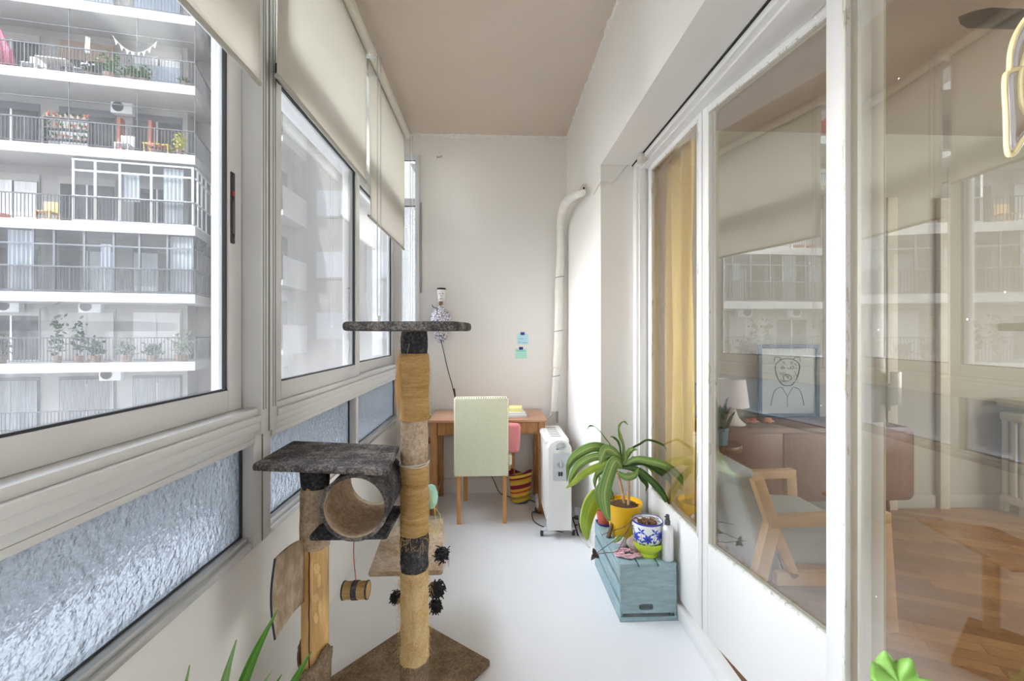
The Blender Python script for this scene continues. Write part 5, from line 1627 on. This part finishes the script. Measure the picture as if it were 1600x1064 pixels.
def small_finds():
    # crumpled cloth with pink cord, quartz lump, shells, dried leaf
    c = Vector((.672, 2.155, TOP))
    b = MB(); rn = random.Random(12)
    pts = []
    for i in range(70):
        a = i * .42; q = .018 + .030 * abs(math.sin(i * .37))
        pts.append(c + Vector((-.01 + q * 1.5 * math.cos(a), .01 + q * .9 * math.sin(a), .006 + .008 * abs(math.sin(i * .9)))))
    b.tube(spline(pts, 3), .0045, 7)
    k = mat('pink_white_cord', S(216, 172, 178), .9, var=.3, vs_=70)
    tag(b.build('knitted_cord', k), 'coiled pink and white cord in front of the pots', 'cord')
    b = MB(); bmesh.ops.create_icosphere(b.bm, subdivisions=4, radius=1, matrix=Matrix.Translation(Vector((.690, 2.175, TOP + .052))) @ Matrix.Diagonal((.034, .026, .032, 1)))
    for v in b.bm.verts: v.co += mnoise.noise_vector(v.co * 30) * .008
    tag(b.build('quartz_lump', mat('dusty_quartz', S(172, 158, 150), .5, var=.15, vs_=50)), 'rough greyish rose stone on the coiled cord', 'stone')
    b = MB(); bmesh.ops.create_icosphere(b.bm, subdivisions=4, radius=1, matrix=Matrix.Translation(Vector((.648, 2.250, TOP + .026))) @ Matrix.Rotation(.5, 4, 'Y') @ Matrix.Diagonal((.034, .028, .026, 1)))
    for v in b.bm.verts:
        v.co += (v.co - Vector((.648, 2.25, TOP + .026))).normalized() * .0022 * math.sin(math.atan2(v.co.z - TOP - .03, v.co.x - .66) * 14)
    tag(b.build('seashell', mat('ridged_shell', S(206, 202, 208), .5, var=.12, vs_=90)), 'pale ridged shell between the stone and the yellow pot', 'shell')
    p = Vector((.612, 2.36, TOP))
    def f(u, v): return p + Vector((.012 * math.cos(u * 5) * (1 - .3 * v) + .02 * v, -.012 * math.sin(u * 5) * (1 - .4 * v), .001 + .075 * v + .004 * math.sin(u * 9)))
    tag(MB().grid(f, 16, 10).build('dried_leaf', mat('dried_leaf', S(112, 90, 66), .8, var=.25, vs_=40), solid=.0012), 'curled brown dried leaf beside the terracotta pot', 'leaf')
    # striped fabric bundle behind the yellow pot
    b = MB(); bmesh.ops.create_icosphere(b.bm, subdivisions=4, radius=1, matrix=Matrix.Translation(Vector((.75, 2.515, TOP + .085))) @ Matrix.Diagonal((.085, .035, .085, 1)))
    for v in b.bm.verts:
        v.co += mnoise.noise_vector(v.co * 14) * .012
        v.co.z = max(v.co.z, TOP + .0005)
    k = NT('striped_violet_cloth'); p_ = k.n('BsdfPrincipled'); w_ = k.n('TexWave'); w_.bands_direction = 'DIAGONAL'; w_.inputs['Scale'].default_value = 38
    k.l(k.coords((1, 1, 1)), w_.inputs['Vector']); k.l(k.ramp(w_.outputs['Fac'], [(.4, S(206, 204, 212)), (.6, S(96, 92, 120))]), p_.inputs['Base Color']); k.l(p_.outputs[0], k.out.inputs[0])
    tag(b.build('cloth_bundle', k.m), 'grey and violet striped cloth bundle behind the yellow pot', 'cloth')
small_finds()
def near_spiky():
    c = Vector((-.52, .88, 0))
    r = thing('potted_yucca', 'potted plant with long upright blades at the lower left photo edge', 'plant', c)
    MB().lathe([(0, 0), (.10, 0), (.14, .26), (.145, .27), (.13, .27), (.125, .25), (0, .24)], c, 36).build('pot', mat('grey_pot', (.35, .35, .34), .6), r)
    MB().lathe([(0, .238), (.125, .238), (0, .25)], c, 24).jitter(.004, 40).build('soil', M_soil, r)
    M_sp = leafmat('blade_leaf', S(112, 160, 50), S(96, 150, 44), S(54, 108, 26)); M_sg = leafmat('pale_blade_leaf', S(176, 196, 150), S(150, 180, 120), S(110, 150, 84))
    s0 = c + Vector((0, 0, .245))
    for (x, y, dd, w_, m) in ((433, 953, .93, .030, M_sp), (369, 1000, .90, .028, M_sg), (486, 1018, .95, .030, M_sp), (296, 1040, .86, .020, M_sg), (424, 1048, .92, .020, M_sg), (440, 1054, .94, .022, M_sp)):
        t = at_d(x, y, dd)
        a = s0 + Vector((random.uniform(-.03, .03), random.uniform(-.03, .03), 0))
        mid = a.lerp(t, .55) + Vector((-.035 if x < 460 else -.02, 0, .03))
        leaf([a, a.lerp(mid, .5), mid, mid.lerp(t, .5) + Vector((-.008, 0, .005)), t], w_, m, 'blade', r, fold=.35, n=6, basew=.9)
    for i in range(7):
        a = i * .9 + .5; t = s0 + Vector((.16 * math.cos(a), .16 * math.sin(a) * .8, .28))
        leaf([s0, s0.lerp(t, .5) + Vector((0, 0, .06)), t], .025, M_sp, 'blade', r, fold=.35)
near_spiky()
def near_geranium():
    c = Vector((.735, .80, 0))
    r = thing('potted_geranium', 'bright green round lobed leaf plant at the lower right photo edge', 'plant', c)
    MB().lathe([(0, 0), (.07, 0), (.10, .50), (.085, .50), (.08, .47), (0, .46)], c, 32).build('pot', mat('white_tall_pot', (.7, .7, .68), .5), r)
    M_g = mat('bright_leaf', S(132, 178, 84), .5, var=.12, vs_=20)
    def disc(p, R2, nrm, name='leaf'):
        b = MB(); q = nrm.normalized().to_track_quat('Z', 'Y').to_matrix().to_4x4(); M = Matrix.Translation(p) @ q
        n = 48; rings = []
        for j in range(1, 7):
            rr = R2 * j / 6
            rings.append([b.bm.verts.new(M @ Vector((rr * (1 + .05 * math.sin(7 * a) * (j / 6) + .03 * math.sin(21 * a) * (j / 6)) * math.cos(a), rr * (1 + .05 * math.sin(7 * a) * (j / 6) + .03 * math.sin(21 * a) * (j / 6)) * math.sin(a), .012 * (j / 6) ** 2 * math.sin(7 * a + 1) + .01 * (j / 6) ** 2))) for a in [2 * PI * k / n for k in range(n)]])
        v0 = b.bm.verts.new(M @ Vector((0, 0, 0)))
        for k in range(n): b.bm.faces.new((v0, rings[0][k], rings[0][(k + 1) % n]))
        for r0, r1 in zip(rings, rings[1:]):
            for k in range(n): b.bm.faces.new((r0[k], r1[k], r1[(k + 1) % n], r0[(k + 1) % n]))
        b.build(name, M_g, r, rec=False, ang=80, solid=.0008)
    lf = at_d(1406, 1068, .80)
    for (p, R2, nr) in ((lf, .042, Vector((-.2, -.45, .85))), (lf + Vector((.03, .05, -.06)), .034, Vector((.3, -.2, .9))), (lf + Vector((-.02, .06, -.09)), .03, Vector((-.4, .3, .8))), (lf + Vector((.02, -.06, -.07)), .03, Vector((.1, -.5, .8)))):
        disc(p, R2, nr)
        MB().tube(spline([c + Vector((0, 0, .46)), c.lerp(p, .5) * 1.0 + Vector((0, 0, .30)), p]), .0022, 6).build('stalk', M_g, r)
near_geranium()
def desk_plant():
    c = Vector((-.60, 3.55, 0))
    r = thing('plant_stand', 'dark wooden stool between the desk and the window wall', 'stool', c)
    MB().lathe([(0, .50), (.12, .50), (.12, .52), (0, .52)], c, 28).build('top', M_desk, r)
    for k in range(3):
        a = k * 2.09 - .5
        MB().cyl(c + Vector((.08 * math.cos(a), .08 * math.sin(a), .50)), c + Vector((.10 * math.cos(a), .10 * math.sin(a), 0)), .012, seg=10).build('leg', M_desk, r)
    c = Vector((-.60, 3.55, .5205))
    r = thing('potted_plant', 'small striped plant on a stool left of the desk', 'plant', c)
    MB().lathe([(0, 0), (.05, 0), (.065, .10), (.058, .10), (0, .09)], c, 28).build('pot', mat('terracotta', S(168, 112, 86), .8), r)
    for i in range(11):
        a = i * 2.4; R2 = .10 + .04 * (i % 3)
        t = c + Vector((R2 * math.cos(a) * .9, R2 * math.sin(a), .10 + .03 * (i % 2)))
        leaf([c + Vector((0, 0, .09)), c.lerp(t, .5) + Vector((0, 0, .13)), t], .026, M_lf if i % 3 else M_lfd, 'leaf', r)
desk_plant()
# ================================================================== SMALL THINGS
# notes on the wall
def note(x0, y0, x1, y1, col, label, marks):
    a, c = on_y(x0, y0, YB), on_y(x1, y1, YB)
    r = thing('paper_note', label, 'note', ((a.x + c.x) / 2, YB - .001, c.z))
    MB().box(a.x, c.x, YB - .0022, YB - .0008, c.z, a.z).build('paper', mat('note_' + label[:4], col, .7), r, smooth=False)
    xm = (a.x + c.x) / 2
    MB().box(xm - .017, xm + .017, YB - .0034, YB - .0022, a.z - .008, a.z + .016).build('tape', mat('dark_blue_tape', S(30, 52, 140), .5), r, smooth=False)
    b = MB()
    for (u0, u1, v) in marks:
        b.box(a.x + (c.x - a.x) * u0, a.x + (c.x - a.x) * u1, YB - .0030, YB - .0022, a.z + (c.z - a.z) * v - .0015, a.z + (c.z - a.z) * v + .0015)
    b.build('handwriting', mat('note_ink', S(90, 130, 140), .8), r, smooth=False)
note(808, 522, 825, 538, S(186, 226, 238), 'light blue paper note, the upper of two taped to the wall', ((.1, .6, .45), (.1, .3, .8), (.4, .9, .85)))
note(805, 545, 823, 560, S(178, 232, 214), 'mint green paper note, the lower of two taped to the wall', ((.1, .25, .15), (.2, .9, .22)))
# things on the desk
ZD = .7125
def stack(c, w_, d, hs, cols, names):
    z = ZD
    for h, col, (nm, lab, cat_), (sx, sy, rot) in zip(hs, cols, names, ((1, 1, .0), (.8, .8, .08), (.6, .7, -.1))):
        M = Matrix.Translation((c[0], c[1], z)) @ Matrix.Rotation(rot, 4, 'Z')
        o = MB().box(-w_ * sx / 2, w_ * sx / 2, -d * sy / 2, d * sy / 2, .0003, h, .0015, M).build(nm, mat('paper_' + nm, col, .6))
        tag(o, lab, cat_)
        z += h
stack((.170, 3.50), .17, .20, (.022, .018, .030), (S(214, 216, 220), S(240, 240, 236), S(240, 234, 160)),
      (('notebook', 'grey notebook at the bottom of the stack on the desk', 'notebook'), ('paper_pad', 'white paper pad on the grey notebook', 'pad'), ('sticky_notes', 'yellow block of sticky notes on top of the stack', 'sticky notes')))
# wall lamp shaped like a patterned bust under a paper cup
def wall_bust():
    def P(x, y, dy=.06): return on_y(x, y, YB - dy)
    c = P(688, 534); 
    r = thing('wall_ornament', 'patterned white wall vase under a lidded cup with a painted face', 'ornament', (P(688, 500).x, YB - .06, c.z))
    k = NT('patterned_ceramic')
    p = k.n('BsdfPrincipled'); p.inputs['Roughness'].default_value = .3
    vo = k.n('TexVoronoi'); vo.feature = 'DISTANCE_TO_EDGE'; vo.inputs['Scale'].default_value = 55; k.l(k.coords((1, 1, 1)), vo.inputs['Vector'])
    v2 = k.n('TexVoronoi'); v2.inputs['Scale'].default_value = 34; k.l(k.coords((1, 1, 1)), v2.inputs['Vector'])
    a = k.ramp(vo.outputs['Distance'], [(0, S(84, 88, 120)), (.07, S(110, 112, 140)), (.11, S(226, 222, 224)), (1, S(232, 228, 228))])
    b_ = k.ramp(v2.outputs['Distance'], [(0, S(196, 110, 120)), (.16, S(196, 110, 120)), (.2, (1, 1, 1)), (1, (1, 1, 1))])
    mx = k.n('MixRGB', blend_type='MULTIPLY'); mx.inputs[0].default_value = 1; k.l(a, mx.inputs[1]); k.l(b_, mx.inputs[2]); k.l(mx.outputs[0], p.inputs['Base Color']); k.l(p.outputs[0], k.out.inputs[0])
    x = P(689, 500).x; y = YB - .062
    z = lambda py: P(689, py).z
    MB().lathe([(0, z(536)), (.022, z(535)), (.05, z(528)), (.076, z(512)), (.088, z(499)), (.082, z(491)), (.055, z(485)), (.03, z(480)), (.018, z(476)), (0, z(476))], (x, y, 0), 36, Matrix.Translation((x, y, 0)) @ Matrix.Diagonal((1, .66, 1, 1)) @ Matrix.Translation((-x, -y, 0))).build('body', k.m, r)
    MB().cyl((x - .003, y, z(478)), (x, y, z(470)), .016, .018, 16).build('neck', mat('bronze_neck', S(110, 88, 60), .5), r)
    cup = MB().lathe([(0, z(471)), (.026, z(471)), (.036, z(453)), (0, z(453))], (x + .004, y, 0), 28).build('cup', mat('paper_cup', S(232, 230, 226), .6), r)
    MB().lathe([(0, z(453) + .001), (.038, z(453) + .001), (.038, z(453) + .008), (.034, z(453) + .016), (0, z(453) + .016)], (x + .004, y, 0), 28).build('lid', M_black, cup)
    b = MB(); yy = y - .0335
    for (px, py, w_, h_) in ((686.5, 459, .012, .004), (692, 459, .012, .004), (689, 463, .005, .006), (689, 467, .016, .004), (686, 468.5, .006, .004), (692, 468.5, .006, .004)):
        q = P(px, py, .0); xx = x + .004 + (px - 689) * .0054
        b.box(xx - w_ / 2, xx + w_ / 2, yy - .002, yy + .006, z(py) - h_ / 2, z(py) + h_ / 2, .001)
    b.build('face_marks', mat('face_ink', S(40, 40, 44), .6), cup)
    b = MB(); b.tube(spline([(x - .02, y - .02, z(482)), (x - .05, y - .03, z(481)), (x - .068, y - .03, z(479))]), .004, 7)
    b.tube([(x - .062, y - .03, z(479)), (x - .07, y - .03, z(476))], .003, 6)
    b.build('branch', mat('bronze_neck', S(110, 88, 60), .5), r)
    MB().box(x - .02, x + .02, y + .04, YB - .0005, z(524), z(496), .003).build('wall_mount', M_wfr, r)
    b = MB(); b.tube(spline([(x + .004, y - .04, z(530)), (x + .02, y - .02, z(545)), P(699, 575, .04), P(706, 600, .04), P(710, 617, .04)]), .0036, 8)
    cd = b.build('cable', M_black, r)
    MB().cyl(P(709, 607, .04), P(711.5, 622, .04), .0095, .006, 12).build('inline_switch', M_black, cd)
wall_bust()
# conduit along the wall corner
def conduit():
    r = thing('conduit_hose', 'white wrapped conduit hose running down the wall corner with cable ties', 'pipe', on_x(868, 650, .58))
    pts = [on_y(912, 301, 2.86), on_y(898, 306, 2.98), on_y(886, 315, 3.2), on_y(879, 330, 3.5), on_y(876, 352, 3.74), on_y(876, 400, 3.765), on_y(873.5, 450, 3.765), on_y(873, 500, 3.765), on_y(871, 560, 3.765), on_y(868, 600, 3.765), on_y(866, 642, 3.765)]
    pts = [p if i > 4 else Vector((min(p.x, .60), p.y, p.z)) for i, p in enumerate(pts)]
    sp = spline(pts, 30)
    MB().tube(sp, [(.018 + .016 * min(1, i / 70) if i < 250 else .027) + .0016 * (i % 2) for i in range(len(sp))], 16).build('hose', mat('wrapped_hose', S(236, 233, 226), .5, bump=.5, bs=60, var=.05, vs_=12), r)
    b = MB()
    for py in (433, 517, 587):
        c = on_y({433: 874.5, 517: 872.5, 587: 869}[py], py, 3.765)
        b = MB(); b.tube([c + Vector(((.037 if py < 550 else .031) * math.cos(a), (.037 if py < 550 else .031) * math.sin(a), .006 * math.cos(a))) for a in [2 * PI * k / 24 for k in range(25)]], .0022, 6, caps=False)
        b.build('cable_tie', M_black, r)
    b = MB(); b.tube(spline([on_y(864, 636, 3.765), on_y(861, 648, 3.77), on_y(852, 655, 3.78), on_y(843, 656, 3.79)]), .010, 10)
    b.build('side_cable', mat('cable_sleeve', S(222, 218, 208), .5), r)
    MB().box(.53, .548, 3.77, 3.782, .60, .70, .001).build('metal_strap', mat('dull_grey_metal', (.35, .34, .32), .5), r)
conduit()
c = on_x(914, 299, .63)
r = thing('junction_box', 'small cream junction box with stray wires high on the right wall', 'junction box', (c.x - .02, c.y, c.z - .03))
MB().box(.600, .6295, c.y - .05, c.y + .05, c.z - .028, c.z + .035, .003).build('box', M_cream, r)
MB().cyl((.612, c.y - .052, c.z + .005), (.612, c.y - .0495, c.z + .005), .008, seg=12).build('hole', M_black, r)
b = MB(); q = [(.605, c.y + .05, c.z + .0), (.595, c.y + .12, c.z - .02), (.60, c.y + .2, c.z + .005), (.61, c.y + .13, c.z + .025), (.605, c.y + .05, c.z + .02)]
b.tube(spline(q, 6), .0028, 6); b.build('stray_wire', mat('beige_wire', S(206, 196, 176), .5), r)
a0 = on_x(932, 296, .63)
b = MB(); b.tube(spline([(.624, a0.y + .06, a0.z - .01), (.624, 2.615, a0.z), (.640, 2.604, a0.z + .01), (.70, 2.604, 2.24), (.76, 2.604, 2.31), (.79, 2.603, 2.343)], 6), .0035, 7)
tag(b.build('wall_cable', mat('white_cable', S(214, 210, 202), .5)), 'thin white cable rising to the door frame corner', 'cable')
# small hook high on the end wall
c = on_y(688, 244, YB)
r = thing('wall_hook', 'small white twin hook high on the end wall', 'hook', (c.x, YB - .005, c.z - .02))
MB().box(c.x - .03, c.x - .018, YB - .012, YB - .0005, c.z - .015, c.z + .015, .002).box(c.x + .010, c.x + .024, YB - .012, YB - .0005, c.z - .015, c.z + .012, .002).build('plate', M_rag, r)
MB().tube(spline([(c.x - .024, YB - .012, c.z - .005), (c.x - .02, YB - .03, c.z - .02), (c.x + .0, YB - .03, c.z - .018), (c.x + .016, YB - .012, c.z)]), .003, 7).build('hook', mat('hook_wire', (.3, .29, .27), .5), r)
# paint chips on the right wall
# striped bag below the desk
def bag():
    c = Vector((.215, 3.60, .0005))
    r = thing('bag', 'yellow and maroon striped cloth bag under the desk', 'bag', c)
    k = NT('striped_bag_cloth'); p = k.n('BsdfPrincipled'); p.inputs['Roughness'].default_value = .9
    cc = k.n('TexCoord'); sx = k.n('SeparateXYZ'); k.l(cc.outputs['Object'], sx.inputs[0])
    ad = k.n('Math', operation='MULTIPLY_ADD'); k.l(sx.outputs[0], ad.inputs[0]); ad.inputs[1].default_value = -.18; k.l(sx.outputs[2], ad.inputs[2])
    ml = k.n('Math', operation='MULTIPLY'); k.l(ad.outputs[0], ml.inputs[0]); ml.inputs[1].default_value = 1 / .25
    rp = k.ramp(ml.outputs[0], [(0, S(70, 90, 100)), (.06, S(226, 190, 70)), (.16, S(176, 140, 60)), (.24, S(240, 206, 90)), (.34, S(214, 90, 50)), (.40, S(236, 190, 70)), (.48, S(150, 40, 56)), (.60, S(236, 190, 80)), (.70, S(230, 170, 60)), (.76, S(150, 40, 56)), (.82, S(240, 210, 90)), (.90, S(130, 40, 56))])
    rp.node.color_ramp.interpolation = 'CONSTANT'
    k.l(rp, p.inputs['Base Color']); k.l(p.outputs[0], k.out.inputs[0])
    b = MB(); n = 40
    rows = []
    for j in range(13):
        v = j / 12
        rows.append([])
        for q in range(n):
            a = 2 * PI * q / n
            rx = (.072 + .02 * v) * (1 + .04 * math.sin(a * 5 + v * 3)); ry = .055 * (1 - .35 * v)
            z = .008 + .235 * v + (.022 * math.cos(a * 2 + 1) if j == 12 else 0) - (.0 if j else .006)
            rows[-1].append(b.bm.verts.new(c + Vector((rx * math.cos(a) * (.85 if j == 0 else 1), ry * math.sin(a), z))))
    for r0, r1 in zip(rows, rows[1:]):
        for q in range(n): b.bm.faces.new((r0[q], r0[(q + 1) % n], r1[(q + 1) % n], r1[q]))
    b.bm.faces.new(rows[0][::-1])
    b.build('body', k.m, r, solid=.003)
bag()
# cords on the floor
def cord(pts, rad, m, label, name='extension_lead'):
    tag(MB().tube(spline(pts, 8), rad, 7).build(name, m), label, 'cord')
G = lambda x, y, z=.0045: on_z(x, y, z)
cord([(-.15, 3.813, .30), (-.02, 3.77, .16), (.05, 3.74, .03), G(795, 776), G(812, 780), G(830, 782), G(842, 788)], .0035, M_black, 'black cord dropping behind the chair to the floor under the desk')
cord([G(842, 790), (.345, 3.30, .03), G(832, 800), G(833, 812), G(842, 820), G(858, 826), G(880, 832, .03)], .0035, M_black, 'black cord looping from the desk leg to the heater')
cord([G(898, 822), G(908, 818), (.60, 3.02, .006), (.60, 3.10, .012), (.598, 3.18, .05)], .004, M_black, 'black cord from the heater to the wall strip')
cord([(.596, 3.16, .10), (.58, 3.05, .045), (.575, 2.95, .0055), (.59, 2.88, .0055), (.605, 2.80, .0055)], .0045, mat('white_cable', S(214, 210, 202), .5), 'white cord curling down beside the heater')
c = Vector((.606, 3.12, .075))
r = thing('power_strip', 'white power strip with a black plug against the right wall', 'power strip', (c.x, c.y, .05))
MB().box(.585, .6292, 3.0, 3.22, .055, .105, .008, None, 3).build('body', M_wfr, r)
MB().cyl((.5848, 3.08, .08), (.560, 3.08, .08), .016, .012, 14).build('plug', M_black, r)
MB().tube(spline([(.562, 3.08, .08), (.545, 3.06, .085), (.55, 3.02, .06), (.56, 2.99, .02), (.565, 2.97, .0055)]), .0045, 7).build('plug_lead', M_black, r)
# hanging looped ornament at the right photo edge
def ornament():
    D = .62
    r = thing('hanging_ornament', 'cream tubular looped ornament hanging at the upper right photo edge', 'ornament', at_d(1622, 236, D))
    M_o = mat('cream_rattan', S(232, 218, 170), .5, bump=.3, bs=120); M_i = mat('silvery_inlay', (.62, .62, .66), .25, metal=.5)
    out = [(1622, 12), (1602, 30), (1587, 55), (1579, 82), (1577, 110), (1571, 118), (1570, 140), (1572, 180), (1574, 236), (1584, 240), (1600, 216), (1622, 200)]
    inn = [(1622, 60), (1606, 78), (1597, 104), (1594, 135), (1599, 168), (1622, 190)]
    for nm, lst, rad in (('outer_loop', out, .0034), ('inner_loop', inn, .0034)):
        full = lst + [(2 * 1622 - x, y) for x, y in lst[::-1][1:-1]] + [lst[0]]
        MB().tube(spline([at_d(x, y, D) for x, y in full], 5), rad, 9, caps=False).build(nm, M_o, r)
    o2 = [(x + (1622 - x) * .17, 125 + (y - 125) * .90) for x, y in out]
    full = o2 + [(2 * 1622 - x, y) for x, y in o2[::-1][1:-1]] + [o2[0]]
    MB().tube(spline([at_d(x, y, D + .004) for x, y in full], 5), .0042, 8, caps=False).build('inlay_loop', M_i, r)
    b = MB()
    for s in (-1, 1): b.tube([at_d(1622 + s * 47, 112, D), at_d(1622 + s * 27, 106, D)], .0032, 7)
    b.build('cross_tie', M_o, r)
    t = at_d(1622, 12, D)
    MB().tube([t, Vector((t.x, t.y, 2.3445))], .0012, 6).build('hanging_thread', M_o, r)
ornament()
